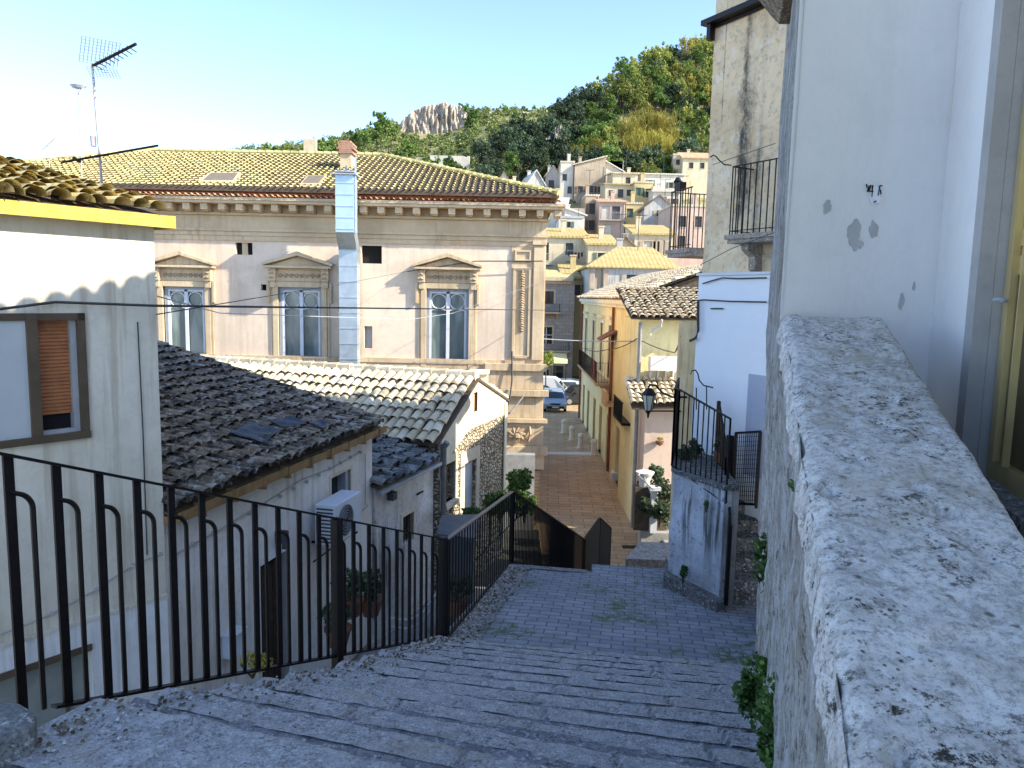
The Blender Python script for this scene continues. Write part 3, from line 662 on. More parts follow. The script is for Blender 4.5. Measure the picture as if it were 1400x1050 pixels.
lw = M(LF); lw.box(gx0-1, onF(LF, 125, 900).x, .10, .14, -5.5, zb-.28); lo = lw.build('ground_window', plain('grey_green_shutter', (.30, .32, .28), .7, 0, .2), LH)
lw = M(LF); lw.box(onF(LF, 92, 900).x, onF(LF, 97, 900).x, .07, .1, -5.5, zb-.28); lw.box(gx0-1, onF(LF, 125, 900).x, -.03, .1, zb-.28, zb-.22); lw.build('frame', m_brownframe, lo)
wn = M(LF)
f_ = .06; mz = onF(LF, 46, 500).x
wn.box(wx1-f_, wx1, -.02, .05, wz0, wz1); wn.box(wx0, wx1, -.02, .05, wz1-f_, wz1); wn.box(wx0, wx1, -.04, .06, wz0, wz0+f_); wn.box(mz-.045, mz+.035, -.03, .06, wz0, wz1-.0)
wo = wn.build('window', m_brownframe, LH)
wn = M(LF); wn.box(mz+.035, wx1-f_-.045, .085, .10, wz0+.22, wz1-f_)
nsl = 26
for i in range(nsl):
    z = wz0+.22+(wz1-f_-wz0-.22)*i/nsl; wn.box(mz+.035, wx1-f_-.045, .072, .085, z+.006, z+(wz1-f_-wz0-.22)/nsl-.004)
wn.build('roller_shutter', m_shutter, wo)
wn = M(LF); wn.box(wx1-f_-.045, wx1-f_, .03, .11, wz0+f_, wz1-f_); wn.box(mz+.035, wx1-f_-.045, .02, .06, wz0+f_, wz0+f_+.035); wn.build('inner_frame', plain('sill_grey', (.42, .41, .40), .6), wo)
wn = M(LF); wn.box(mz+.035, wx1-f_-.045, .11, .12, wz0, wz0+.3); wn.build('dark_opening', m_black, wo)
wn = M(LF); wn.box(wx0, mz-.045, .0, .03, wz0+f_, wz1-f_); wn.build('side_panel', plain('pale_panel', (.52, .54, .52), .5, 0, .1, 2), wo)
fs = M(LF); fs.box(-.2, LW+.12, -.18, -.155, .55, .66); fs.box(-.2, LW+.12, -.155, 0, .60, .62); fs.box(LW+.095, LW+.12, -.155, 1.5, .55, .66); fs.build('fascia', m_yellow, LH)
rfo = M(LF); rfo.hexa([(-.2, -.15, .62), (LW+.1, -.15, .62), (LW+.1, 4, 1.45), (-.2, 4, 1.45), (-.2, -.15, .665), (LW+.1, -.15, .665), (LW+.1, 4, 1.50), (-.2, 4, 1.50)]); ro_ = rfo.build('roof', m_deck, LH)
tl = M(LF); tl.tiles((-.2, -.22, .67), (1, 0, 0), (0, 1, .205), LW+.3, 4.0, .155, .27, .073, .7, seg=6); tl.build('tile', m_tyel, ro_)
pp = M(LF); q = onF(LF, 187, 440); pp.tube([(q.x, -.015, q.z), (q.x+.01, -.015, q.z-1.0), (q.x+.005, -.015, q.z-2.2)], .006, 5)
pp.build('thin_conduit', m_cable, LH)
pp = M(LF); pz = onF(LF, 0, 866).z
for (a, b) in (((0, 866), (70, 838)), ((70, 838), (130, 805)), ((130, 805), (180, 772)), ((180, 772), (218, 757))):
    A_ = onF(LF, *a); B_ = onF(LF, *b); pp.tube([(A_.x, -.02, A_.z), (B_.x, -.02, B_.z)], .007, 5); pp.box(B_.x-.012, B_.x+.012, -.04, 0, B_.z-.012, B_.z+.012)
pp.build('wall_cable', m_cablew, LH)
# aerials
def antenna(label, px, pyb, pyt, Y, kind):
    b = Vector(P(px[0], pyb, Y)); tpp = Vector(P(px[1], pyt, Y)); tpp.y = b.y
    t = thing('tv_aerial', label, 'aerial', b, 0, 'aerials above the left roofs'); return t, b, tpp
t, b, tp_ = antenna('large TV aerial with wire mesh reflector and long boom behind the left roof', (141, 126), 268, 88, 8.5, 0)
m_ = M(); m_.tube([b-Vector((0, 0, .1)), tp_], .014, 7); m_.tube([lerp(b, tp_, .38)+Vector((-.06, 0, 0)), lerp(b, tp_, .46)+Vector((-.06, 0, 0))], .03, 6); m_.build('mast', plain('mast_grey', (.42, .36, .36), .5, .4), t)
bm = M(); e1 = Vector(P(127, 90, 8.5)); e2 = Vector(P(186, 60, 8.3)); bm.tube([e1, e2], .016, 6)
for i in range(9):
    p = lerp(e1, e2, .1+i*.1); bm.tube([p-Vector((.0, .10, .03)), p+Vector((.0, .10, -.03))], .006, 4)
bm.build('boom', m_iron, t)
rm = M()
def mesh_panel(p00, p10, p01, nu, nv):
    p00, p10, p01 = Vector(p00), Vector(p10), Vector(p01)
    for i in range(nu+1): a = lerp(p00, p10, i/nu); rm.beam(a, a+(p01-p00), .006, .006)
    for j in range(nv+1): a = lerp(p00, p01, j/nv); rm.beam(a, a+(p10-p00), .006, .006)
mesh_panel(P(126, 88, 8.5), P(162, 94, 8.9), P(108, 84, 8.5), 9, 1) if False else None
mesh_panel(P(108, 84, 8.3), P(160, 92, 8.8), P(112, 49, 8.2), 10, 8)
mesh_panel(P(118, 90, 8.3), P(158, 94, 8.8), P(124, 104, 8.0), 9, 4)
rm.build('reflector', plain('wire_grey', (.28, .30, .33), .5, .4), t)
ar = M(); ar.tube([P(84, 222, 8.5), P(216, 199, 8.3)], .013, 6); ar.tube([P(100, 216, 8.5), P(110, 221, 8.5)], .02, 5); ar.build('cross_arm', m_iron, t)
t, b, tp_ = antenna('small faint dish aerial on a thin mast left of the large aerial', (109, 107), 196, 125, 14, 1)
m_ = M(); m_.tube([b-Vector((0, 0, 1.6)), tp_], .012, 5); m_.build('mast', m_cablew, t)
m_ = M(); c_ = P(107, 122, 14); m_.lathe([(.02, 0), (.10, .02), (.14, .06)], c_, 10); m_.tube([P(109, 128, 14), P(118, 112, 14)], .02, 5); m_.build('dish', m_wframe, t)
t = thing('tv_aerial', 'two short thin aerial rods at far left above the tiles', 'aerial', P(60, 222, 16), 0, 'aerials above the left roofs')
m_ = M(); m_.tube([P(57, 206, 16), P(75, 189, 16)], .014, 5); m_.tube([P(58, 217, 16), P(100, 214, 16)], .012, 5); m_.tube([P(66, 198, 16), P(68, 236, 16)], .01, 5); m_.build('rod', m_cablew, t)
# ================================================================== HOUSE WITH THE DARK ROOF
HF = frame((-3.34, 6.95, 0), xd=(1.10, 4.79)); HL = math.hypot(1.10, 4.79)
H2 = thing('dark_roofed_house', 'low white house with a sagging dark mossy tiled roof left of the steps', 'house', (-3.6, 9.5, -5.7))
def hx(px, py): return onF(HF, px, py)
a0 = hx(452, 650); a1 = hx(480, 640); a2 = hx(480, 700)
hw = (a0.x, a1.x-.03, a2.z+.02, hx(480, 640).z)
d0, d1_ = hx(355, 790).x, hx(393, 760).x; dz = hx(375, 762).z
w_ = M(HF); w_.facade(0, HL, -5.7, -2.13, [hw, (d0, d1_, -5.6, dz)], .2); w_.sides(0, HL, -5.7, -2.13, 6.5)
w_.poly([(HL, 0, -2.13), (HL, 6.5, -2.13), (HL, 4, -1.06)]); w_.build('wall', m_h2, H2)
m_ = M(HF); m_.box(hw[0]-.05, hw[0], -.015, .2, hw[2]-.05, hw[3]+.05); m_.box(hw[1], hw[1]+.05, -.015, .2, hw[2]-.05, hw[3]+.05); m_.box(hw[0], hw[1], -.015, .2, hw[3], hw[3]+.05); m_.box(hw[0]-.08, hw[1]+.08, -.05, .1, hw[2]-.09, hw[2]-.05)
wo = m_.build('window', m_lefth, H2); m_ = M(HF); m_.box(hw[0], hw[1], .15, .17, hw[2]-.04, hw[3]); m_.build('pane', m_dglass, wo)
m_ = M(HF); m_.box(hw[1]-.12, hw[1]-.02, .02, .15, hw[2], hw[3]); m_.build('frame', m_wgrey, wo)
m_ = M(HF); m_.box(d0, d1_, .12, .16, -5.6, dz)
for i in range(4): m_.box(d0+.05+i*(d1_-d0-.1)/4, d0+.03+(i+1)*(d1_-d0-.1)/4, .10, .12, -5.4, dz-.1)
m_.build('door', m_door, H2)
m_ = M(HF); m_.box(d0-.1, d0, -.01, .2, -5.6, dz+.1); m_.box(d1_, d1_+.08, -.01, .2, -5.6, dz+.1); m_.box(d0, d1_, -.01, .2, dz, dz+.1); m_.build('door_surround', m_lhwhite, H2)
th_s = (1.0)/4.0
dk = M(HF)
def deckf(f, g):
    x = -.05+(HL+.12)*f; y = -.10+4.3*g; z = -2.10+.265*(y+.1)+.03*math.sin(x*2.1)*math.sin(y*1.2); return (x, y, z)
dk.grid(deckf, 10, 10); dk.hexa([(-.05, -.1, -2.16), (HL+.07, -.1, -2.16), (HL+.07, 4.2, -1.04), (-.05, 4.2, -1.04), (-.05, -.1, -2.14), (HL+.07, -.1, -2.14), (HL+.07, 4.2, -1.02), (-.05, 4.2, -1.02)])
ro_ = dk.build('roof', m_deck, H2)
tl = M(HF)
for yy in (0,): tl.tiles((-.05, -.16, -2.08), (1, 0, 0), (0, 1, .265), HL+.15, 4.5, .165, .27, .082, .55, seg=6, lift=.03)
for i in range(60):     # loose fragments and pans
    x = rnd.uniform(0, HL); y = rnd.uniform(0, 4.1); z = -2.0+.265*y
    c = Vector((x, y, z+.03)); a = rnd.uniform(0, 3); r_ = rnd.uniform(.04, .10)
    tl.hexa([c+Vector((math.cos(a+k_*1.57)*r_, math.sin(a+k_*1.57)*r_*1.2, rnd.uniform(-.01, .03))) for k_ in range(4)]+[c+Vector((math.cos(a+k_*1.57)*r_*.9, math.sin(a+k_*1.57)*r_, .035)) for k_ in range(4)])
for i in range(int(4.4/.3)): # verge tiles at the far edge
    y = -.1+i*.3; tl.tube([(HL+.03, y, -2.0+.265*y), (HL+.03+rnd.uniform(-.02, .02), y+.36, -2.0+.265*(y+.3))], [.10, .08], 7)
tl.build('tile', m_tdark, ro_)
gt = M(HF); gt.box(-.05, HL+.1, -.20, -.10, -2.22, -2.19); gt.box(-.05, HL+.1, -.215, -.2, -2.22, -2.12); gt.box(-.05, HL+.1, -.1, 0, -2.25, -2.17)
for i in range(9): gt.box(.3+i*.55, .33+i*.55, -.235, -.1, -2.26, -2.12)
gt.build('gutter', plain('rusty_gutter', (.34, .20, .08), .7, .1, .4, 7, .3), H2)
cb = M(HF)
pts = [hx(215, 818), hx(290, 745), hx(345, 700), hx(400, 660), hx(430, 648), hx(480, 628)]
pts = [Vector((p.x, -.03, p.z)) for p in (hx(232, 760), hx(300, 722), hx(370, 680), hx(410, 655), hx(450, 640), hx(490, 618))]
cb.tube(pts, .009, 5)
for i in range(14): p = lerp(pts[0], pts[-1], i/13.0); cb.box(p.x-.01, p.x+.01, -.05, 0, p.z-.02, p.z+.02)
cb.build('wall_cable', m_cablew, H2)
cb = M(HF); p = hx(497, 620); q = hx(497, 690); cb.tube([(p.x, -.03, p.z), (p.x, -.03, q.z), (p.x+.1, -.03, q.z-.04), (p.x-.1, -.03, q.z-.06)], .010, 5); p = hx(348, 690); q = hx(352, 760); cb.tube([(p.x, -.03, p.z), (p.x, -.03, p.z-.9)], .010, 5); cb.build('conduit', m_cablew, H2)
p = hx(378, 738); lm = M(HF); lm.box(p.x-.04, p.x+.04, -.13, 0, p.z-.03, p.z+.12); lm.tube([(p.x, -.12, p.z+.12), (p.x, -.12, p.z-.1)], .045, 8); lm.build('wall_lamp', m_acd, H2)
# sheets of black roofing on the roof
def onroof(x, y): return HF @ Vector((x, y, -1.97+.265*y))
for i, (px, py, wx, wy, an) in enumerate(((352, 590, .75, .40, .2), (395, 577, .5, .28, -.2), (440, 580, .4, .22, .1))):
    inv = HF.inverted(); d = D(px, py); o_ = inv @ Vector((0, 0, 0)); q = inv.to_3x3() @ d; s = (-1.93-o_.z+.265*o_.y)/(q.z-.265*q.y); c = o_+q*s
    m_ = M(HF)
    def sh(f, g): 
        u = (f-.5)*wx; v = (g-.5)*wy; x = c.x+u*math.cos(an)-v*math.sin(an); y = c.y+u*math.sin(an)+v*math.cos(an)
        return (x, y, -1.92+.265*y+.03*mnoise.noise(Vector((x*6, y*6, i)))+(f > .95)*-.02)
    m_.grid(sh, 14, 8); ob = m_.build('roofing_sheet', m_tarp, label=['largest crumpled black roofing sheet lying on the dark tiles', 'middle black roofing sheet scrap on the dark tiles', 'small black roofing scrap nearest the eave end of the dark roof'][i], cat='roofing sheet', group='black sheets patched on the dark roof')
    sm = ob.modifiers.new('thick', 'SOLIDIFY'); sm.thickness = .006
# AC unit
p0 = hx(418, 690); AF = HF @ Matrix.Translation((hx(418, 700).x+.02, -.42, hx(445, 727).z))
AC = thing('air_conditioner', 'white air conditioner box with round fan mounted on the white house wall', 'air conditioner', AF.to_translation())
m_ = M(AF); m_.box(0, .80, .0, .30, 0, .56); bo = m_.build('casing', m_acw, AC, bevel=.015)
m_ = M(AF)
for i in range(10): m_.box(-.012, 0, .03, .27, .04+i*.05, .06+i*.05)
m_.build('side_grille', m_acd, bo)
m_ = M(AF); ring = [(.30+.215*math.cos(a*math.pi/12), -.012, .28+.215*math.sin(a*math.pi/12)) for a in range(24)]
m_.prism([(x, z) for x, y, z in ring], 'y', -.014, -.002); fn = m_.build('fan_grille', m_acd, bo)
m_ = M(AF)
for rr in (.06, .10, .14, .18, .215): m_.tube([(.30+rr*math.cos(a*math.pi/10), -.02, .28+rr*math.sin(a*math.pi/10)) for a in range(21)], .004, 4)
m_.build('fan_ring', m_wgrey, fn)
m_ = M(AF); 
for x in (.12, .66): m_.box(x, x+.03, 0, .42, -.03, 0); m_.beam((x+.015, .40, -.3), (x+.015, .05, -.02), .02, .02)
m_.build('bracket', m_iron, AC)
m_ = M(AF); m_.tube([(.78, .15, .1), (.86, .2, 0), (.84, .38, -.2), (.84, .40, -.9)], .012, 5); m_.build('hose', m_cablew, AC)
# box on the wall low left
p = hx(312, 880); BX = thing('meter_box', 'small white meter box low on the white wall left of the dark door', 'meter box', HF @ Vector((p.x, 0, p.z)))
m_ = M(HF); m_.box(p.x-.12, p.x+.12, -.14, -.002, p.z-.12, p.z+.14); m_.build('box', m_acw, BX, bevel=.01); m_ = M(HF); m_.box(p.x-.14, p.x+.14, -.17, -.002, p.z+.142, p.z+.16); m_.build('lid', m_wframe, BX)
# ================================================================== SMALL GREY HOUSE
KF = frame((-2.19, 11.75, 0), xd=(.72, 2.10)); KL = math.hypot(.72, 2.1)
H3 = thing('grey_house', 'small stained grey house with low slate grey roof beside the rubble house', 'house', (-1.9, 12.8, -5.8))
def kx(px, py): return onF(KF, px, py)
e0 = kx(550, 705); e1_ = kx(565, 700)
w_ = M(KF); wh = (e0.x, e1_.x, kx(560, 740).z, e1_.z+.02); w_.facade(0, KL, -5.9, -3.13, [wh], .15); w_.sides(0, KL, -5.9, -3.13, 4); w_.build('wall', m_h3, H3)
m_ = M(KF); m_.box(wh[0]-.07, wh[0], -.02, .15, wh[2], wh[3]+.07); m_.box(wh[1], wh[1]+.07, -.02, .15, wh[2], wh[3]+.07); m_.box(wh[0], wh[1], -.02, .15, wh[3], wh[3]+.07); wo = m_.build('window', m_gable, H3)
m_ = M(KF); m_.box(wh[0], wh[1], .1, .12, wh[2], wh[3]); m_.build('pane', m_dglass, wo); m_ = M(KF)
for i in range(4): m_.beam((wh[0]+(i+.5)*(wh[1]-wh[0])/4, .05, wh[2]), (wh[0]+(i+.5)*(wh[1]-wh[0])/4, .05, wh[3]), .012, .012)
m_.build('bars', m_iron, wo)
m_ = M(KF); m_.hexa([(-.1, -.12, -3.15), (KL, -.12, -3.15), (KL, 3.2, -2.2), (-.1, 3.2, -2.2), (-.1, -.12, -3.11), (KL, -.12, -3.11), (KL, 3.2, -2.16), (-.1, 3.2, -2.16)]); ro_ = m_.build('roof', m_deck, H3)
tl = M(KF); tl.tiles((-.1, -.18, -3.10), (1, 0, 0), (0, 1, .285), KL+.1, 3.3, .18, .28, .085, 1.3, seg=5)
for i in range(130):
    x = rnd.uniform(0, KL); y = rnd.uniform(-.1, 3.0); c = Vector((x, y, -3.0+.285*y)); a = rnd.uniform(0, 3); r_ = rnd.uniform(.05, .11)
    tl.hexa([c+Vector((math.cos(a+k_*1.57)*r_, math.sin(a+k_*1.57)*r_*1.2, rnd.uniform(-.01, .03))) for k_ in range(4)]+[c+Vector((math.cos(a+k_*1.57)*r_*.9, math.sin(a+k_*1.57)*r_, .04)) for k_ in range(4)])
tl.build('tile', tilemat('slate_grey_tiles', [(.10, .10, .09), (.17, .17, .16), (.26, .26, .25), (.08, .08, .075)], (.45, .45, .43), .45, (.02, .02, .02), .6, 8), ro_)
m_ = M(KF); m_.box(-.1, KL, -.18, -.1, -3.22, -3.16); m_.build('gutter', m_wgrey, H3)
m_ = M(KF); p = kx(532, 655); m_.tube([(p.x, -.05, p.z), (p.x, -.05, p.z-.25)], .02, 5); m_.box(p.x-.07, p.x+.07, -.12, -.0, p.z-.35, p.z-.22); m_.build('hanging_bracket', m_acd, H3)
m_ = M(KF); p = kx(570, 674); m_.beam((p.x-.1, -.05, p.z), (p.x+.15, -.05, p.z), .025, .03); m_.build('drain_spout', m_iron, H3)
# ================================================================== RUBBLE HOUSE WITH THE SUNLIT ROOF
GF = frame((-1.37, 13.9, 0), xd=(1.22, 3.4)); GL = math.hypot(1.22, 3.4)
H4 = thing('rubble_house', 'rubble stone gable house with broad sunlit barrel tile roof in front of the palace', 'house', (-.9, 15.6, -6))
def gx(px, py): return onF(GF, px, py)
apx = gx(652, 518); RX, RZ = apx.x, apx.z
EL, ER = -2.78, gx(689, 545).z
wa = gx(607, 650); wb_ = gx(621, 650); hole1 = (wa.x, wb_.x, gx(615, 684).z, gx(615, 632).z)
da = gx(634, 660); db = gx(650, 660); hole2 = (da.x, db.x, gx(640, 704).z-.05, gx(642, 632).z)
ua = gx(646, 545); ub = gx(655, 545); hole3 = (ua.x, ub.x, gx(650, 562).z, gx(650, 536).z)
zc = EL
w_ = M(GF); w_.facade(0, GL, -6.2, EL, [hole1, hole2], .25); w_.sides(0, GL, -6.2, EL, 11); w_.build('wall', m_rubble, H4)
w_ = M(GF)
def roofz(x): return EL+(RZ-EL)*x/RX if x < RX else RZ+(ER-RZ)*(x-RX)/(GL-RX)
xs = [0, RX*.5, hole3[0], hole3[1], RX, (RX+GL)/2, GL]; xs = sorted(xs)
for a, b in zip(xs, xs[1:]):
    if abs(a-hole3[0]) < 1e-6: 
        w_.poly([(a, -.02, EL), (b, -.02, EL), (b, -.02, hole3[2]), (a, -.02, hole3[2])]); w_.poly([(a, -.02, hole3[3]), (b, -.02, hole3[3]), (b, -.02, roofz(b)), (a, -.02, roofz(a))])
    else: w_.poly([(a, -.02, EL), (b, -.02, EL), (b, -.02, roofz(b)), (a, -.02, roofz(a))])
for z0, z1 in ((EL-.55, EL),): 
    w_.prism([(0, EL-.75), (.55, EL-.35), (1.3, EL-.05), (1.6, EL), (0, EL)], 'y', -.02, -.003)
w_.poly([(GL, -.02, EL), (GL, 8, EL), (GL, 8, ER), (GL, -.02, ER)])
w_.build('gable', m_gable, H4)
m_ = M(GF); m_.box(hole3[0]-.005, hole3[1]+.005, .05, .1, hole3[2]-.02, hole3[3]+.02); m_.build('upper_opening', m_orange, H4)
m_ = M(GF); m_.box(hole1[0]-.18, hole1[0], -.03, .1, hole1[2]-.1, hole1[3]+.15); m_.box(hole1[1], hole1[1]+.12, -.03, .1, hole1[2]-.1, hole1[3]+.15); m_.box(hole1[0], hole1[1], -.03, .1, hole1[3], hole1[3]+.15); m_.box(hole1[0]-.1, hole1[1]+.1, -.12, .1, hole1[2]-.09, hole1[2]); wo = m_.build('window', m_gable, H4)
m_ = M(GF); m_.box(*hole1[:2], .15, .2, *hole1[2:]); m_.build('pane', plain('brown_shutter', (.12, .07, .045), .8, 0, .3), wo)
m_ = M(GF); m_.box(hole2[0]-.22, hole2[0], -.025, .05, hole2[2], hole2[3]+.28); m_.box(hole2[1], hole2[1]+.18, -.025, .05, hole2[2], hole2[3]+.28); m_.box(hole2[0], hole2[1], -.025, .05, hole2[3]+.03, hole2[3]+.28); dso = m_.build('door_surround', m_gable, H4)
m_ = M(GF); m_.box(hole2[0]+.05, hole2[1], .08, .13, hole2[2], hole2[3]); m_.build('door', m_pdoor, H4); m_ = M(GF); m_.box(hole2[0], hole2[0]+.05, .02, .15, hole2[2], hole2[3]); m_.build('door_post', plain('green_post', (.05, .12, .05), .7), dso)
sv = Vector((0, 0, 0)); slope = (RZ-EL)/RX
m_ = M(GF); m_.hexa([(-.15, -.05, EL-.08), (RX, -.05, RZ-.04), (RX, 11, RZ-.04), (-.15, 11, EL-.08), (-.15, -.05, EL-.02), (RX, -.05, RZ+.02), (RX, 11, RZ+.02), (-.15, 11, EL-.02)])
m_.hexa([(RX, -.05, RZ-.04), (GL+.15, -.05, ER-.10), (GL+.15, 11, ER-.10), (RX, 11, RZ-.04), (RX, -.05, RZ+.02), (GL+.15, -.05, ER-.04), (GL+.15, 11, ER-.04), (RX, 11, RZ+.02)])
ro_ = m_.build('roof', m_deck, H4)
tl = M(GF); tl.tiles((-.22, 0, EL-.03), (0, 1, 0), (1, 0, slope), 11, math.hypot(RX+.2, RZ-EL), .205, .31, .093, .45, seg=6)
tl.tiles((GL+.2, 0, ER-.06), (0, 1, 0), (-1, 0, (RZ-ER)/(GL-RX)), 11, math.hypot(GL-RX+.1, RZ-ER)-.1, .23, .34, .105, .45, seg=6)
for i in range(32): tl.tube([(RX, i*.34, RZ+.06), (RX, i*.34+.40, RZ+.05)], [.13, .11], 8)
tl.build('tile', m_tlit, ro_)
m_ = M(GF); m_.tube([(.05, -.08, EL-.05), (.05, -.08, -6)], .055, 8); m_.tube([(.05, -.15, EL-.02), (.05, -.05, EL-.15)], .06, 8); m_.build('drainpipe', plain('grey_pipe', (.17, .17, .16), .6, .1, .3), H4)
m_ = M(GF); m_.box(GL-.12, GL+.02, -.05, -.021, -6, ER-.1); m_.build('corner_strip', m_cream, H4)
CH = thing('chimney_box', 'small white plastered chimney behind the ridge of the sunlit tile roof', 'chimney', P(658, 530, 18)); m_ = M(); c = Vector(P(658, 530, 18)); m_.box(c.x-.25, c.x+.15, 17.8, 18.3, c.z-1.5, c.z+.35); m_.build('stack', m_cream, CH); m_ = M(); m_.box(c.x-.29, c.x+.19, 17.75, 18.35, c.z+.352, c.z+.42); m_.build('cap', m_marble, CH)
# low grey roofed lean-to, hedge, planter beside the landing railing
LT = thing('lean_to', 'low shed with flat grey cover below the rubble house', 'shed', (-.6, 12.5, -5.9)); 
m_ = M(); p = Vector(P(604, 704, 12.9)); q = Vector(P(655, 703, 13.1)); m_.hexa([(p.x, p.y-.9, p.z-.12), (q.x, q.y-1.2, q.z-.12), (q.x, q.y, q.z-.06), (p.x, p.y, p.z-.06), (p.x, p.y-.9, p.z-.05), (q.x, q.y-1.2, q.z-.05), (q.x, q.y, q.z), (p.x, p.y, p.z)]); m_.build('cover', m_slate, LT)
m_ = M(); m_.box(p.x+.05, q.x-.05, p.y-.85, p.y-.1, -5.9, p.z-.14); m_.build('wall', m_slate, LT)
def shrub(px, py, Y, r, n, size, label, mat=None, name='shrub', group=None, pot=None, lump=9, cat='shrub'):
    c = Vector(P(px, py, Y)); base = c-Vector((0, 0, r[2])); tt = thing(name, label, cat, base, 0, group)
    m = M(); m.leaves(c, r, n, size, random.Random(int(px*3+py)), lump, 1, .7); m.build('foliage', mat or m_lweed, tt)
    s2 = M()
    for i in range(5): s2.tube([base-Vector((0, 0, .05)), c+Vector((rnd.uniform(-.4, .4)*r[0], rnd.uniform(-.4, .4)*r[1], rnd.uniform(-.2, .5)*r[2]))], .012, 4)
    s2.build('stem', m_bark, tt)
    if pot:
        m = M(); m.lathe([(pot*.65, -.0), (pot, pot*1.3), (pot*1.08, pot*1.3), (pot*1.08, pot*1.5), (pot*.9, pot*1.5)], base-Vector((0, 0, pot*1.4)), 12); m.build('pot', m_terra, tt)
    return tt
shrub(683, 690, 14.3, (.42, .5, .38), 1500, .09, 'dark hedge shrub under the rubble house wall, nearest the pale blue door')
shrub(706, 668, 15.5, (.40, .6, .45), 1500, .09, 'dark hedge shrub behind the grey handrail, right of the other hedge')
shrub(645, 700, 13.6, (.35, .3, .12), 500, .07, 'low strip of dark plants at the foot of the pale blue door')
shrub(884, 690, 21.6, (.35, .5, .5), 900, .09, 'dark hanging plant at the left edge of the corner garden', m_ldark, 'garden_plant', 'plants of the corner garden', cat='plant')
shrub(718, 690, 14.5, (.3, .4, .35), 700, .08, 'dark shrub against the brick pier at the corner of the palace')
railing('thin slanting handrail climbing beside the hedge to the palace corner', [P(640, 712, 13.2), P(718, 648, 17.2)], .9, .6, name='hand_rail', railmat=m_rail, capw=.04)
# plants and hand rail in the alley seen through the bars
for i, (px, py, Y, r, lb) in enumerate(((480, 795, 9.3, .30, 'potted plant with dark leaves in the alley near the middle post of the railing'), (507, 800, 9.8, .26, 'potted plant with dark leaves in the alley, the next to the right'), (462, 840, 8.6, .22, 'low potted plant in the alley beside the dark door'), (625, 800, 9.8, .25, 'climbing plant at the corner post of the railing'))):
    shrub(px, py, Y, (r, r, r*.8), 420, .07, lb, m_ldark, 'potted_plant', 'potted plants in the alley', .16, cat='potted plant')
p = P(356, 895, 7.2); shrub(345, 905, 7.0, (.25, .2, .12), 200, .05, 'dry rusty fern debris against the outer side of the railing foot', m_lyel, 'dry_fern')
AR = thing('alley_handrail', 'curved pale metal handrail in the alley seen through the railing bars', 'handrail', P(560, 860, 9.5)); m_ = M(); pts = [P(530, 845, 9.6), P(560, 848, 9.6), P(578, 838, 9.8), P(594, 815, 10.2), P(612, 795, 10.6)]; m_.tube(pts, .018, 6); m_.tube([p-Vector((0, 0, .12)) for p in map(Vector, pts)], .014, 6)
for p in (pts[0], pts[2], pts[4]): m_.tube([Vector(p), Vector(p)-Vector((0, 0, .9))], .016, 6)
m_.build('rail', m_cablew, AR)
# ================================================================== PALACE
PL = thing('palace', 'large two storey palace with pedimented windows, dentil cornice and broad yellow tiled roof', 'palace', (-10, 33, -8.2))
PX0, PX1, PY = -23.0, 1.08, 27.0
PIX = lambda px, py, Y=PY: P(px, py, Y)
wins = []
for cxp, xa, xb, zt, zbp in ((252, 224, 281, 392, 505), (411, 381, 440, 393, 505), (611, 583, 641, 395, 512)):
    a = PIX(xa, 420).x; b = PIX(xb, 420).x; wins.append((a, b, PIX(cxp, zbp).z-.15, PIX(cxp, zt).z))
sm = []
for a, b, c_, d in ((322, 345, 348, 332), (494, 522, 360, 336), (498, 509, 476, 446), (357, 366, 397, 389)):
    A_, B_ = PIX(a, c_), PIX(b, d); sm.append((A_.x, B_.x, A_.z, B_.z))
w_ = M(); zt = 1.78
w_.facade(PX0, PX1, -8.3, zt, wins+sm, .28, y=PY); w_.sides(PX0, PX1, -8.3, 2.75, PY+12, y=PY); w_.build('wall', m_pal, PL)
m_ = M()
m_.box(PX0, PX1+.04, PY-.06, PY, 1.78, 1.95); m_.box(PX0, PX1+.07, PY-.10, PY, 1.955, 2.10); m_.box(PX0, PX1+.12, PY-.16, PY, 2.105, 2.20)
m_.box(PX0, PX1+.03, PY-.05, PY+.3, 2.205, 2.66); m_.box(PX0, PX1+.14, PY-.17, PY+.3, 2.665, 2.75)
m_.box(PX0, PX1+.06, PY-.08, PY+.3, 2.755, 3.02); m_.box(PX0, PX1+.60, PY-.72, PY+.3, 3.025, 3.12); m_.box(PX0, PX1+.66, PY-.78, PY+.3, 3.125, 3.22)
en = m_.build('entablature', m_palst, PL)
m_ = M(); x = PX1+.42
while x > PX0:
    m_.box(x-.14, x+.10, PY-.62, PY-.08, 2.80, 3.02); m_.box(x-.12, x+.08, PY-.52, PY-.08, 2.76, 2.80); x -= .62
ob = m_.build('modillions', m_palst, en, bevel=.015); ob['kind'] = 'stuff'
m_ = M(); m_.tiles((PX0, PY-.84, 3.235), (1, 0, 0), (0, 1, .12), PX1-PX0+.7, .85, .2, .4, .07, .3); m_.build('gutter_tile', tilemat('red_tile', [(.45, .22, .12), (.55, .30, .17), (.50, .35, .2)], (.6, .5, .35), .4), en)
m_ = M(); m_.box(PX0, PX1+.1, PY+.05, PY+.3, 3.22, 3.62); m_.build('attic_band', m_redwood, PL)
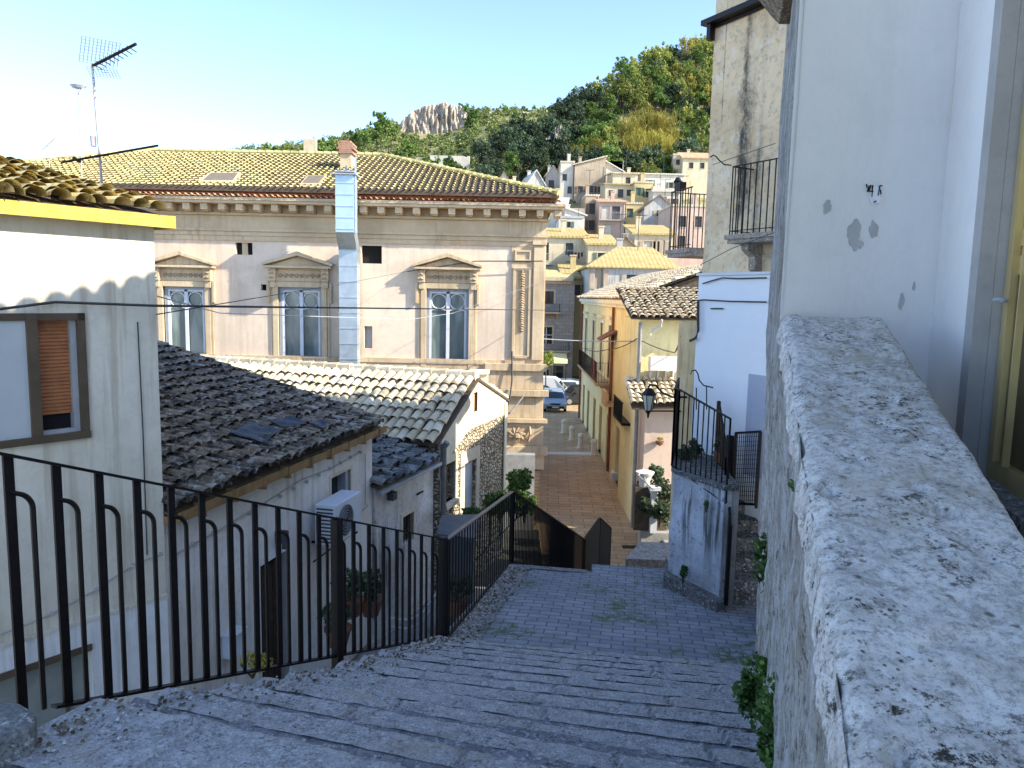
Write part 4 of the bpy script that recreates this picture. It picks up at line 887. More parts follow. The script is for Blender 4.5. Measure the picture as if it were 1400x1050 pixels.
# main hip roof
RZ0, RZ1 = 3.62, 5.95; YE, YR = PY-.15, 33.2; XE = PX1+.45; hipx = XE-(YR-YE)*1.17; XL = PX0-1
m_ = M(); m_.box(XL, XE, YE-.02, YE+.2, 3.50, 3.62)
m_.poly([(XL, YE, RZ0), (XE, YE, RZ0), (hipx, YR, RZ1), (-15.9, YR, RZ1)]); m_.poly([(XE, YE, RZ0), (XE, YR+6, RZ0), (hipx, YR, RZ1)]); m_.poly([(XL, YE, RZ0), (-15.9, YR, RZ1), (XL, YR+6, RZ0)]); m_.poly([(XE, YR+6, RZ0), (XL, YR+6, RZ0), (-15.9, YR, RZ1), (hipx, YR, RZ1)])
ro_ = m_.build('roof', m_deck, PL)
SL = math.hypot(YR-YE, RZ1-RZ0); tl = M()
tl.tiles((XL, YE-.05, RZ0+.0), (1, 0, 0), (0, YR-YE, RZ1-RZ0), XE-XL, SL, .24, .36, .045, .25, seg=4, lift=.06, ok=lambda u, v: XL+u < XE-v/SL*(XE-hipx) and XL+u > XL+v/SL*(-15.9-XL))
tl.tiles((XE+.02, YE, RZ0), (0, 1, 0), (hipx-XE, 0, RZ1-RZ0), YR-YE+5, math.hypot(XE-hipx, RZ1-RZ0), .3, .37, .085, .25, seg=4, ok=lambda u, v: u > v/math.hypot(XE-hipx, RZ1-RZ0)*(YR-YE))
for i in range(26): tl.tube([lerp((XE, YE, RZ0+.04), (hipx, YR, RZ1+.05), i/26), lerp((XE, YE, RZ0+.04), (hipx, YR, RZ1+.05), (i+1.1)/26)], [.13, .10], 7)
for i in range(28): x = -15.9+i*(hipx+15.9)/28; tl.tube([(x, YR, RZ1+.05), (x+.40, YR, RZ1+.04)], [.13, .10], 7)
for i in range(24): tl.tube([lerp((XL, YE, RZ0+.04), (-15.9, YR, RZ1+.05), i/24), lerp((XL, YE, RZ0+.04), (-15.9, YR, RZ1+.05), (i+1.1)/24)], [.13, .10], 7)
tl.build('tile', m_tpal, ro_)
def onpr(px, py):
    d = D(px, py); k_ = (RZ1-RZ0)/(YR-YE); s = (RZ0-k_*YE)/(d.z-k_*d.y); return d*s
for (p1, p2, p3, p4) in (((272, 252), (322, 252), (330, 240), (286, 240)), ((410, 256), (437, 256), (447, 244), (420, 244))):
    q = [onpr(*p) for p in (p1, p2, p3, p4)]; m_ = M(); up = Vector((0, 0, .12)); m_.hexa([a+Vector((0, 0, .02)) for a in q]+[a+up for a in q]); o_ = m_.build('roof_window', m_palst, ro_)
    cq = sum(q, Vector())/4; m_ = M(); m_.hexa([cq+(a-cq)*.82+Vector((0, 0, .10)) for a in q]+[cq+(a-cq)*.82+Vector((0, 0, .135)) for a in q]); m_.build('pane', plain('brown_pane', (.20, .16, .11), .7), o_)
# window surrounds
def pwindow(a, b, c_, d, idx):
    cx = (a+b)/2; hwid = (b-a)/2; y = PY
    m_ = M(); m_.box(a-.20, a, y-.08, y+.1, c_, d+.2); m_.box(b, b+.20, y-.08, y+.1, c_, d+.2); m_.box(a, b, y-.08, y+.1, d, d+.2)
    m_.box(a-.29, a-.205, y-.05, y, c_, d+.24); m_.box(b+.205, b+.29, y-.05, y, c_, d+.24)
    m_.box(a-.12, b+.12, y-.05, y, d+.21, d+.62)                       # frieze
    m_.box(a-.42, b+.42, y-.34, y, d+.68, d+.76)                        # cornice
    for s in (-1, 1):                                                   # brackets
        x = cx+s*(hwid+.17); m_.box(x-.13, x+.13, y-.24, y, d+.22, d+.68); m_.box(x-.10, x+.10, y-.18, y, d-.02, d+.215)
        x = cx+s*(hwid+.34); m_.box(x-.05, x+.05, y-.14, y, d-.55, d+.2)
    m_.prism([(cx-hwid-.46, d+.765), (cx-hwid-.50, d+.85), (cx, d+1.27), (cx+hwid+.50, d+.85), (cx+hwid+.46, d+.765), (cx, d+1.12)], 'y', y-.38, y)
    m_.prism([(cx-hwid-.30, d+.765), (cx, d+1.11), (cx+hwid+.30, d+.765)], 'y', y-.14, y)
    wo = m_.build('window_surround', m_palst, PL, bevel=.012)
    m_ = M()
    for i in range(8):
        x = a+.02+(b-a-.04)*(i+.5)/8; r_ = .085
        m_.tube([(x+r_*math.cos(q*.6)*(1-q/16), y-.065, d+.40+r_*math.sin(q*.6)*(1-q/16)) for q in range(13)], .022, 4)
    for s in (-1, 1):
        x = cx+s*(hwid+.17)
        for z in (.32, .48, .60): m_.tube([(x-.08, y-.25, d+z), (x, y-.28, d+z+.04), (x+.08, y-.25, d+z)], .03, 5)
    m_.build('carving', m_palor, wo)
    m_ = M(); yy = y+.10
    m_.box(a, a+.10, yy, yy+.12, c_, d); m_.box(b-.10, b, yy, yy+.12, c_, d); m_.box(a+.10, b-.10, yy, yy+.12, d-.10, d); m_.build('outer_frame', m_wgrey, wo)
    m_ = M(); yy += .04; fr = []
    for x0, x1 in ((a+.10, a+.17), (cx-.06, cx+.06), (b-.17, b-.10)): m_.box(x0, x1, yy, yy+.06, c_, d-.10)
    m_.box(a+.17, b-.17, yy, yy+.06, d-.17, d-.10)
    for s in (-1, 1):
        xx = cx+s*(hwid-.17+.06)/2; r_ = (hwid-.17-.06)/2
        m_.tube([(xx+r_*math.cos(q*math.pi/10), yy+.03, d-.19-r_+r_*math.sin(q*math.pi/10)) for q in range(21)], .022, 5)
        m_.tube([(xx-r_, yy+.03, d-.20-2*r_-.04), (xx, yy+.03, d-.20-2*r_+.02), (xx+r_, yy+.03, d-.20-2*r_-.04)], .02, 5)
    m_.build('casement', m_wframe, wo)
    m_ = M(); m_.box(a+.1, b-.1, yy+.09, yy+.11, c_, d-.1); m_.build('pane', m_glass, wo)
    m_ = M(); zr = c_+.75                                               # iron balcony
    m_.beam((a-.35, y-.45, zr-.12), (b+.35, y-.45, zr-.12), .03, .02)
    for i in range(17): x = a-.35+(b-a+.7)*i/16; m_.beam((x, y-.45, c_-.2), (x, y-.45, zr-.12), .014, .014)
    for s in (a-.35, b+.35): m_.beam((s, y-.45, zr-.12), (s, y, zr-.12), .02, .02)
    for i in range(5):
        x = a-.1+(b-a+.2)*i/4; m_.tube([(x+.09*math.cos(q*.7), y-.46, c_+.30+.09*math.sin(q*.7)) for q in range(10)], .01, 4)
    bo = m_.build('balcony_railing', plain('pale_iron', (.40, .34, .27), .7, .1, .2), wo)
    m_ = M(); m_.box(a-.5, b+.5, y-.55, y-.005, c_-.32, c_-.2); m_.build('balcony_slab', m_palst, bo)
for i, wv in enumerate(wins): pwindow(*wv, i)
for i, (a, b, c_, d) in enumerate(sm):
    m_ = M(); m_.box(a, b, PY+.18, PY+.2, c_, d); oo = m_.build('small_opening', [m_black, m_black, m_wgrey, m_black][i], PL)
    if i == 0:
        m_ = M(); m_.box((a+b)/2-.10, (a+b)/2+.10, PY+.10, PY+.16, c_, d); m_.build('mullion', m_palst, oo)
# string course, corner pilaster, lower tiers
m_ = M(); zs = PIX(700, 497).z
m_.box(PX0, -.05, PY-.10, PY, zs-.05, zs+.12)
m_.box(PX0, PX1+.03, PY-.06, PY, zs-1.4, zs-.052)
pa, pb = PIX(703, 450).x, PIX(738, 450).x
m_.box(pa-.14, PX1+.05, PY-.045, PY, zs-.3, 1.78)
m_.build('string_course', m_palst, PL)
m_ = M(); z = lambda py: PIX(720, py).z
for x0, x1 in ((pa-.08, pa+.02), (pb-.45, pb-.35)): m_.box(x0, x1, PY-.10, PY-.046, z(488), z(366))
m_.box(pa+.02, pb-.45, PY-.10, PY-.046, z(370), z(366)); m_.box(pa+.02, pb-.45, PY-.10, PY-.046, z(490), z(486)); 
for x0, x1 in ((pa-.04, pa+.03), (pb-.45, pb-.38)): m_.box(x0, x1, PY-.10, PY-.046, z(358), z(342))
m_.box(pa+.03, pb-.45, PY-.10, PY-.046, z(345), z(342)); m_.box(pa+.03, pb-.45, PY-.10, PY-.046, z(358), z(355))
m_.box(pb-.28, pb+.12, PY-.14, PY-.046, z(492), 1.78)
m_.box(pb-.34, pb+.17, PY-.20, PY-.046, z(335), z(329))
m_.build('corner_pilaster', m_palst, PL, bevel=.01)
m_ = M(); 
for i in range(26):
    zz = z(372)-i*.085; x = (pa+.02+pb-.45)/2; r_ = .05+.045*abs(math.sin(i*.9)); m_.tube([(x-r_, PY-.06, zz), (x, PY-.12, zz+.03), (x+r_, PY-.06, zz-.01)], .035, 4)
m_.build('carved_drop', m_palor, PL)
m_ = M(); xl = PIX(662, 560).x
for zt_, zb_, pr in ((z(497), z(507), .16), (z(507), z(532), .06), (z(532), z(541), .26), (z(541), z(571), .08), (z(571), z(577), .24), (z(577), z(608), .12), (z(608), z(620), .28), (z(620), z(640), .16)):
    m_.box(xl, PX1+pr, PY-pr-.06, PY-.062, zb_+.004, zt_)
m_.build('pedestal', m_palst, PL, bevel=.015)
m_ = M(); cx = PIX(707, 590).x
for q in range(9): a = q*.7; m_.tube([(cx+.3*math.cos(a), PY-.30, z(592)+.28*math.sin(a)), (cx+.12*math.cos(a+.5), PY-.34, z(592)+.1*math.sin(a+.5))], .05, 5)
m_.lathe([(.16, -.02), (.14, .1), (.05, .16)], (cx, PY-.28, z(595)), 10)
for s in (-1, 1): m_.tube([(cx+s*.45, PY-.2, z(582)), (cx+s*.48, PY-.3, z(592)), (cx+s*.42, PY-.2, z(602))], .05, 5)
m_.build('relief', m_palor, PL)
m_ = M(); m_.box(PIX(735, 640).x-.3, PX1+.02, PY-.3, PY-.062, -8.25, z(642))
m_.build('brick_pier', brickmat('pier_brick', (.46, .30, .17), (.52, .36, .22), (.2, .14, .09), .3, .14, (R(90), 0, 0), .015), PL)
m_ = M(); m_.box(PIX(650, 640).x, PIX(728, 640).x, 24.4, 24.8, -8.2, P(700, 622, 24.4).z); m_.build('yard_wall', m_conc, label='dark low yard wall at the foot of the palace corner', cat='wall')
# metal duct and brick chimney
DU = thing('metal_duct', 'tall galvanised square flue running up the palace facade and past the roof edge', 'duct', PIX(478, 505, 26.6))
xa, xb = PIX(467, 450, 26.7).x, PIX(491, 450, 26.7).x; m_ = M(); m_.box(xa, xb, 26.35, 26.9, PIX(478, 510).z, PIX(478, 340, 26.4).z)
z0 = PIX(478, 510).z
for i in range(9): zz = z0+i*.55; m_.box(xa-.02, xb+.02, 26.33, 26.92, zz, zz+.035)
m_.build('lower_shaft', m_galv, DU)
ua, ub_ = P(460, 280, 25.6).x, P(485, 280, 25.6).x; zt = P(472, 240, 25.6).z; zm = P(472, 318, 25.6).z; zl_ = PIX(478, 342, 26.4).z
m_ = M(); m_.hexa([(xa, 26.35, zl_), (xb, 26.35, zl_), (xb, 26.9, zl_), (xa, 26.9, zl_), (ua, 25.45, zm), (ub_, 25.45, zm), (ub_, 26.0, zm), (ua, 26.0, zm)]); m_.build('elbow', m_galv, DU)
m_ = M(); m_.box(ua, ub_, 25.45, 26.0, zm+.002, zt)
for i in range(6): m_.box(ua-.015, ub_+.015, 25.43, 26.02, zm+.1+i*.38, zm+.125+i*.38)
m_.box(ub_+.02, ub_+.06, 25.5, 25.6, zm, zt+.6); m_.build('upper_shaft', plain('bright_galvanised', (.50, .62, .72), .38, .4, .12, 3), DU)
m_ = M(); m_.box(ua-.13, ub_+.1, 25.32, 26.1, zt, zt+.05); m_.tube([((ua+ub_)/2-.05, 25.7, zt+.05), ((ua+ub_)/2, 25.7, zt+.35)], .02, 4); m_.tube([((ua+ub_)/2+.05, 25.7, zt+.05), ((ua+ub_)/2, 25.7, zt+.35)], .02, 4); m_.build('cap', m_wgrey, DU)
BC = thing('brick_chimney', 'banded brick chimney with stepped top on the palace roof above the flue', 'chimney', P(473, 238, 30)); c = Vector(P(475, 238, 30.5)); zt = P(474, 212, 30.5).z
m_ = M(); m_.box(c.x-.22, c.x+.22, 30.2, 30.8, c.z-.9, zt); m_.build('shaft', m_palst, BC)
m_ = M(); zz = zt
for i, wv in enumerate((.30, .24, .34, .27, .30, .22)): m_.box(c.x-wv, c.x+wv, 30.1, 30.9, zz+.001, zz+.08); zz += .082
m_.build('cap', m_brick, BC)
# ================================================================== RIGHT: mossy pillar wall, terrace, side steps, annex, tall house
TW = thing('terrace_wall', 'peeling mossy blue white plaster wall of the small terrace, right of the landing', 'wall', (2.3, 9.2, -3.8))
pts = [(2.42, 10.6), (2.13, 9.5), (2.13, 9.38), (2.56, 8.60), (2.66, 8.62), (2.75, 8.9)]
tb = [-2.17, -2.18, -2.19, -2.21, -2.21, -2.21]
m_ = M()
def tw(f, g):
    q = f*(len(pts)-1); i = min(int(q), len(pts)-2); r_ = q-i; x = pts[i][0]*(1-r_)+pts[i+1][0]*r_; y = pts[i][1]*(1-r_)+pts[i+1][1]*r_; zt = tb[i]*(1-r_)+tb[i+1]*r_
    n1 = mnoise.noise(Vector((x*4, y*4, g*5)))*.02; return (x+n1, y+n1*.5-.02*g, zt+(-4.1-zt)*g)
m_.grid(tw, 60, 30); m_.build('plaster', m_moss, TW)
m_ = M(); m_.prism([(2.40, 10.7), (2.10, 9.46), (2.12, 9.33), (2.53, 8.55), (2.72, 8.55), (2.95, 10.7)], 'z', -2.235, -2.17); ob = m_.build('coping', lichenstone('terrace_floor', (.10, .10, .09), (.22, .22, .21), s=2), TW, bevel=.01)
m_ = M(); m_.prism([(2.2, 10.0), (2.04, 9.35), (2.10, 9.22), (2.48, 8.42), (2.62, 8.46), (2.60, 8.62), (2.2, 9.5)], 'z', -4.0, -3.56); m_.build('base_kerb', lichenstone('dark_kerb', (.16, .15, .13), (.26, .25, .23), s=2), TW, bevel=.015)
m_ = M(); m_.prism([(2.44, 10.7), (2.16, 9.5), (2.58, 8.64), (2.74, 8.62), (2.95, 10.7)], 'z', -4.2, -2.24); m_.build('core', m_conc, TW)
shrub(934, 782, 9.0, (.06, .06, .10), 260, .04, 'small dark weed at the foot of the peeling terrace wall', name='wall_weed', cat='weed')
shrub(966, 689, 8.55, (.04, .04, .05), 130, .03, 'tiny weed near the top of the peeling terrace wall', name='wall_weed', cat='weed')
zr = [P(920, 530, 9.48).z, P(921, 532, 9.38).z, P(996, 583, 8.60).z]
railing('dark iron railing curving round the terrace above the peeling wall', [Vector((2.36, 10.4, -1.10)), Vector((2.11, 9.48, zr[0])), Vector((2.14, 9.36, zr[0]-.01)), Vector((2.58, 8.6, -2.26+.88))], 1.02, .085, name='terrace_railing', barr=.007, mids=(), capw=.03, postr=.01)
railing('steep iron stair railing beside the narrow side steps', [Vector((2.60, 8.45, -2.62)), Vector((2.72, 9.1, -1.95)), Vector((2.80, 9.9, -1.35))], .98, .10, name='side_stair_railing', barr=.007, capw=.03)
SCR = thing('iron_scroll', 'thin curled iron scroll rising above the terrace railing against the white annex', 'iron scroll', (2.4, 9.6, -1.1))
m_ = M(); c = [P(x, y, 9.5) for x, y in ((944, 512), (946, 507), (951, 506), (954, 511), (956, 520), (962, 527), (975, 530))]; m_.tube(c, .009, 5); m_.tube([P(966, 528, 9.5), P(966, 560, 9.5)], .008, 5); m_.tube([P(952, 530, 9.5), P(952, 560, 9.5)], .008, 5); m_.build('scroll', m_iron, SCR)
m_ = M()
for k_ in range(1, 9):
    z = -3.52+.17*k_; y0 = 8.40+.265*k_
    def stp(f, g, z=z, y0=y0):
        x = 2.60+f*.62+.03*(y0-8.4); prof = [(0, -.17), (0, -.01), (.015, 0), (.28, 0)]; q = prof[int(round(g*3))]
        n1 = mnoise.noise(Vector((x*8, y0*3, 1)))*.012; return (x, y0-f*.08+q[0]+n1, z+q[1]+n1*.4)
    m_.grid(stp, 12, 3)
m_.box(2.62, 3.3, 8.75, 11.2, -4.1, -3.4)
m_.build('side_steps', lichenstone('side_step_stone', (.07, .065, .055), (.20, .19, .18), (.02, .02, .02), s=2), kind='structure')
GA = thing('iron_gate', 'dark iron mesh gate at the top of the narrow side steps', 'gate', (2.95, 9.9, -2.2)); m_ = M(); g0, g1 = P(1006, 592, 9.6), P(1040, 590, 9.25); g0 = Vector(g0); g1 = Vector(g1)
for a, b in ((g0, g1), (g0, g0-Vector((0, 0, 1.0))), (g1, g1-Vector((0, 0, 1.0))), (g0-Vector((0, 0, .95)), g1-Vector((0, 0, .95)))): m_.beam(a, b, .03, .03)
m_.build('frame', m_iron, GA); m_ = M()
for i in range(12): p = lerp(g0, g1, i/12); m_.beam(p, p-Vector((0, 0, .95)), .008, .008)
for i in range(16): m_.beam(g0-Vector((0, 0, i*.06)), g1-Vector((0, 0, i*.06)), .005, .005)
m_.build('mesh', m_iron, GA)
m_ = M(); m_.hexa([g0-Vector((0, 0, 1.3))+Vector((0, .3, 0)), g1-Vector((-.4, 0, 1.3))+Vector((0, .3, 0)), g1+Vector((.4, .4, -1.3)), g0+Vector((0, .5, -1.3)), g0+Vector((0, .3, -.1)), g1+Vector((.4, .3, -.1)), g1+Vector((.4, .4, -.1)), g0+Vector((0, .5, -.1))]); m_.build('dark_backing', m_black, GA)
for i, (px, py, Y, lb) in enumerate(((936, 620, 9.9, 'plants on the terrace at the left end behind the railing'), (950, 612, 10.1, 'plants on the terrace in the middle behind the railing'), (985, 606, 9.7, 'tall dark plant at the right end of the terrace railing'))): shrub(px, py, Y, (.13, .12, .13), 260, .05, lb, m_ldark, 'potted_plant', 'plants on the terrace', .09, cat='potted plant')
td = Vector((.5, -.87, 0))
AN = thing('white_annex', 'plain bright white low block standing on the terrace under the tall stained house', 'annex', (3, 10, -2.3)); AF2 = frame((2.62, 10.6, 0), xd=(.5, -.87)); m_ = M(AF2)
m_.box(0, 2.6, 0, 1.5, -3.2, .34); m_.build('wall', m_annex, AN); m_ = M(AF2); m_.box(-.03, 2.6, -.03, .6, .343, .38); m_.build('roof_edge', m_wframe, AN)
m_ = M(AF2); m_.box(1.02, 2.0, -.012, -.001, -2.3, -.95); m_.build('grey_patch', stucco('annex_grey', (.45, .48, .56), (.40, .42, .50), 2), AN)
def anp(px, py): return onF(AF2, px, py)
m_ = M(AF2); pts = [anp(*p) for p in ((963, 388), (975, 384), (990, 380), (1010, 381), (1050, 380))]; m_.tube([(p.x, -.03, p.z) for p in pts], .010, 5)
pts = [anp(*p) for p in ((946, 412), (964, 410), (1000, 412), (1050, 413))]; m_.tube([(p.x, -.03, p.z) for p in pts], .010, 5); m_.tube([(anp(973, 422).x, -.02, anp(973, 422).z), (anp(990, 422).x, -.02, anp(990, 422).z)], .01, 4)
m_.build('wall_cable', m_cable, AN)
m_ = M(AF2); pts = [anp(*p) for p in ((958, 412), (958, 452), (955, 462), (947, 466))]; m_.tube([(max(p.x, .0) if i < 3 else p.x, -.05, p.z) for i, p in enumerate(pts)], .02, 6); m_.build('bent_pipe', m_cable, AN)
TC = Vector((3.17, 12.6, 0)); TF = frame(TC, xd=(.5, -.87))
def tallmat():
    k = N('tall_house_stained'); ang = math.atan2(-.87, .5); rr = Matrix.Rotation(-ang, 3, 'Z'); lo = -(rr @ TC)
    v = k.map((1, 1, 1), (0, 0, -ang), tuple(lo)); sp = k.n('ShaderNodeSeparateXYZ'); k.link(v, sp.inputs[0])
    col = k.mix(k.ramp(k.noise(.9, 7, .65), .35, .65), (.84, .65, .42), (.68, .50, .30)); col = k.mix(k.ramp(k.noise(9, 6, .75), .5, .66, 0, .7), col, (.40, .32, .23))
    col = k.mix(k.ramp(k.noise(3.2, 6, .7), .55, .62, 0, .5), col, (.82, .74, .60))
    def band(x0, wd, z0, z1, amt):
        nonlocal col
        a = k.n('ShaderNodeMath', operation='SUBTRACT'); k.link(sp.outputs[0], a.inputs[0]); a.inputs[1].default_value = x0
        b = k.n('ShaderNodeMath', operation='ABSOLUTE'); k.link(a.outputs[0], b.inputs[0]); nn = k.noise(3.5, 7, .8, k.map((1, 1, .5)))
        c = k.n('ShaderNodeMath', operation='MULTIPLY_ADD'); k.link(nn, c.inputs[0]); c.inputs[1].default_value = -wd*1.6; k.link(b.outputs[0], c.inputs[2])
        m = k.ramp(c.outputs[0], -wd*.95, -wd*.35, amt, 0); z = k.ramp(sp.outputs[2], z0, z0+.5, 0, 1); z2 = k.ramp(sp.outputs[2], z1-.6, z1, 1, .35)
        f = k.n('ShaderNodeMath', operation='MULTIPLY'); k.link(m, f.inputs[0]); k.link(z, f.inputs[1]); g = k.n('ShaderNodeMath', operation='MULTIPLY'); k.link(f.outputs[0], g.inputs[0]); k.link(z2, g.inputs[1])
        h = k.n('ShaderNodeMath', operation='MULTIPLY'); k.link(g.outputs[0], h.inputs[0]); k.link(k.ramp(k.noise(18, 6, .8), .3, .5, .15), h.inputs[1])
        col = k.mix(h.outputs[0], col, (.075, .07, .06))
    xb = onF(TF, 1016, 180).x
    band(xb, .24, 1.0, 7, 1); band(xb+.05, .62, 1.2, 3.6, .95); band(onF(TF, 1036, 250).x, .22, .7, 2.8, .7); band(onF(TF, 992, 60).x, .05, 2.6, 6, .8)
    nb = k.bump(k.noise(6, 7, .7), .7, .04); nb = k.bump(k.noise(40, 5, .8), .6, .012, nb); return k.out(col, .95, nb, spec=.1)
m_tall = tallmat()
TH_ = thing('tall_house', 'tall old beige house with dark rain stains and iron balconies, left of the white house', 'house', (4.5, 11.8, -8))
m_ = M(TF)
def tf_(f, g): x = f*8.2; z = -8.2+16.4*g; return (x, mnoise.noise(Vector((x*1.4, z*1.4, 2)))*.02+(.0), z)
m_.grid(tf_, 44, 90); tbF = frame(TC, xd=(.87, .25)); b1 = TC+Vector((.94, -.27, 0)).normalized()*6
m_.F = None; e_ = TF @ Vector((8.2, 0, 0)); m_.poly([(TC.x, TC.y, -8.2), (TC.x, TC.y, 8.2), (b1.x, b1.y, 8.2), (b1.x, b1.y, -8.2)]); m_.poly([(e_.x, e_.y, -8.2), (e_.x+3, e_.y+1, -8.2), (e_.x+3, e_.y+1, 8.2), (e_.x, e_.y, 8.2)]); m_.poly([(b1.x, b1.y, -8.2), (b1.x, b1.y, 8.2), (e_.x+3, e_.y+1, 8.2), (e_.x+3, e_.y+1, -8.2)])
m_.poly([(TC.x, TC.y, 8.2), (e_.x, e_.y, 8.2), (e_.x+3, e_.y+1, 8.2), (b1.x, b1.y, 8.2)]); m_.build('wall', m_tall, TH_)
zg = P(966, 31, 12.6).z; m_ = M(TF); m_.box(-.12, 4.5, -.20, -.04, zg-.05, zg+.03); m_.box(-.10, 4.5, -.04, -.021, zg-.1, zg+.03); m_.box(-.02, .06, -.16, -.05, zg-.3, zg-.05); m_.build('gutter', m_iron, TH_)
# downpipe-like buff quoin at the street corner
m_ = M(); qa = P(929, 520, 11.9); qb = P(946, 520, 11.6); m_.hexa([(qa.x, 11.9, -8.2), (qb.x+.06, 11.6, -8.2), (qb.x+.3, 12.4, -8.2), (qa.x+.1, 12.6, -8.2), (qa.x, 11.9, -.35), (qb.x+.06, 11.6, -.35), (qb.x+.3, 12.4, -.35), (qa.x+.1, 12.6, -.35)]); m_.build('buttress', stucco('buff_stone', (.76, .56, .30), (.60, .43, .22), 2, streak=.6), TH_)
m_bal = lichenstone('balcony_stone', (.30, .25, .20), (.46, .40, .32), (.05, .045, .04), s=2)
def balcony(root, F, x0, x1, zf_, zt_, dep, n, ns, corbel=True, mat=m_bal):
    m_ = M(F); m_.box(x0-.05, x1+.05, -dep-.04, -.0, zf_-.10, zf_-.03); m_.box(x0-.02, x1+.02, -dep, 0, zf_-.16, zf_-.101)
    bo = m_.build('balcony', mat, root)
    if corbel:
        for x in (x0+.15, x1-.25): m_ = M(F); m_.prism([(0, zf_-.16), (-dep*.75, zf_-.16), (-dep*.7, zf_-.26), (-dep*.35, zf_-.36), (-.14, zf_-.55), (0, zf_-.62)], 'x', x, x+.13); m_.build('corbel', mat, bo)
    m_ = M(F); m_.beam((x0, -dep+.02, zt_), (x1, -dep+.02, zt_), .03, .015); m_.beam((x0, -dep+.02, zf_+.03), (x1, -dep+.02, zf_+.03), .02, .012)
    for x in (x0, x1): m_.beam((x, -dep+.02, zt_), (x, 0, zt_), .03, .015); m_.beam((x, -dep+.02, zf_+.03), (x, 0, zf_+.03), .02, .012)
    for i in range(n+1): x = x0+(x1-x0)*i/n; m_.beam((x, -dep+.02, zf_-.03), (x, -dep+.02, zt_), .014, .014)
    for i in range(ns): y = -dep+.02+(dep-.02)*(i+.5)/ns; m_.beam((x0, y, zf_-.03), (x0, y, zt_), .013, .013); m_.beam((x1, y, zf_-.03), (x1, y, zt_), .013, .013)
    m_.build('balcony_railing', m_iron, bo); return bo
xb0 = .98
BKB = thing('gable_shade_block', 'unseen low block added behind the tall stained house to shade the gable', 'house', (6.5, 15, -8.2)); m_ = M(); m_.prism([(4.35, 13.3), (4.95, 18.0), (9, 18.0), (9, 13.0)], 'z', -8.2, .30); m_.build('wall', m_cream, BKB); m_ = M(); m_.prism([(4.3, 13.2), (4.9, 18.1), (9.1, 18.1), (9.1, 12.9)], 'z', .303, .42); m_.build('roof', m_tyel, BKB)  # unseen block, added to cast shade on the rubble house gable
balcony(TH_, TF, xb0, xb0+1.4, 1.03, 2.02, .45, 12, 4)
m_ = M(TF); cc = [P(x, y, 11.6) for x, y in ((971, 215), (975, 212), (979, 214), (983, 219), (990, 225), (1000, 226))]; m_.F = None; m_.tube(cc, .010, 5); m_.build('iron_curl', m_iron, TH_)
BF = frame(TC, xd=(-.25, .968)) # placeholder direction for the street side balcony
BF = Matrix.Translation(TC+Vector((.05, .15, 0))) @ Matrix.Rotation(math.atan2(.25, .87)+math.pi, 4, 'Z')   # facing away down the street
bo = balcony(TH_, BF, -.55, .28, .90, 1.88, .75, 9, 8, False)
m_ = M(BF); m_.box(.18, .30, -.6, -.4, 1.88, 2.02); m_.lathe([(.05, 2.0), (.08, 2.05), (.03, 2.12)], (.24, -.6, 0), 8); m_.build('finial', m_iron, bo)
m_ = M(); m_.tube([P(958, 362, 12.4), P(1000, 340, 11.7), P(1058, 318, 10.4)], .006, 4); m_.tube([P(975, 225, 12.1), P(1060, 196, 10.6)], .005, 4); m_.build('thin_wire', m_cable, TH_)
# lamp on bracket
LA = thing('street_lamp', 'old iron wall lantern with pale glass on a bracket left of the terrace railing', 'lantern', P(887, 600, 12.0)); c = Vector(P(887, 546, 12.0)); s_ = .0119*1.0
m_ = M(); sc = 12.0/FPX
def lz(dy): return c.z-dy*sc
m_.lathe([(.02, lz(-16)), (.05*1, lz(-15)), (9*sc, lz(-9)), (10*sc, lz(-8)), (10*sc, lz(-6))], (c.x, c.y, 0), 6); m_.lathe([(3*sc, lz(16)), (5*sc, lz(15)), (2*sc, lz(20)), (1*sc, lz(26))], (c.x, c.y, 0), 6)
for i in range(6): a = i*math.pi/3; m_.beam((c.x+9.3*sc*math.cos(a), c.y+9.3*sc*math.sin(a), lz(-6)), (c.x+5*sc*math.cos(a), c.y+5*sc*math.sin(a), lz(15)), .012, .012)
hb = m_.build('lantern_frame', m_iron, LA)
m_ = M(); m_.lathe([(9*sc, lz(-6)), (4.8*sc, lz(15))], (c.x, c.y, 0), 6); m_.build('glass', m_lampg, hb)
m_ = M(); m_.tube([P(886, 530, 12), P(889, 526, 12), P(897, 527, 12), (P(905, 537, 12)), P(920, 543, 11.6), P(945, 543, 11.8)], .018, 6); m_.tube([P(888, 562, 12), P(945, 562, 11.8)], .012, 5); m_.build('bracket', m_iron, LA)
# near block at the right of the street
NB = thing('near_block', 'cream and pinkish block with small tiled lean-to behind the iron lantern', 'house', (6, 26, -8.2))
zA = P(900, 437, 26).z; zB = P(900, 556, 24).z
x0 = P(872, 500, 26.3).x; m_ = M(); m_.facade(x0, 9, -8.2, zA, [(P(888, 520, 26.3).x, P(930, 520, 26.3).x, P(905, 532, 26.3).z, P(905, 505, 26.3).z)], .3, y=26.3); m_.sides(x0, 9, -8.2, zA, 30, y=26.3); m_.build('upper_wall', m_yell, NB)
m_ = M(); m_.box(P(886, 498, 26).x, P(934, 498, 26).x, 25.5, 25.98, P(905, 505, 26).z, P(905, 487, 26).z); m_.build('awning', m_marble, NB); m_ = M(); m_.box(P(888, 520, 26).x, P(930, 520, 26).x, 26.2, 26.25, P(905, 532, 26).z, P(905, 505, 26).z); vo = m_.build('veranda_glazing', m_gable, NB); m_ = M()
for i in range(5): xx = P(888, 520, 26).x+.02+i*.27; m_.box(xx, xx+.05, 26.1, 26.19, P(905, 532, 26).z, P(905, 505, 26).z)
m_.build('glazing_bars', m_wframe, vo)
xr0 = P(868, 560, 24.5).x
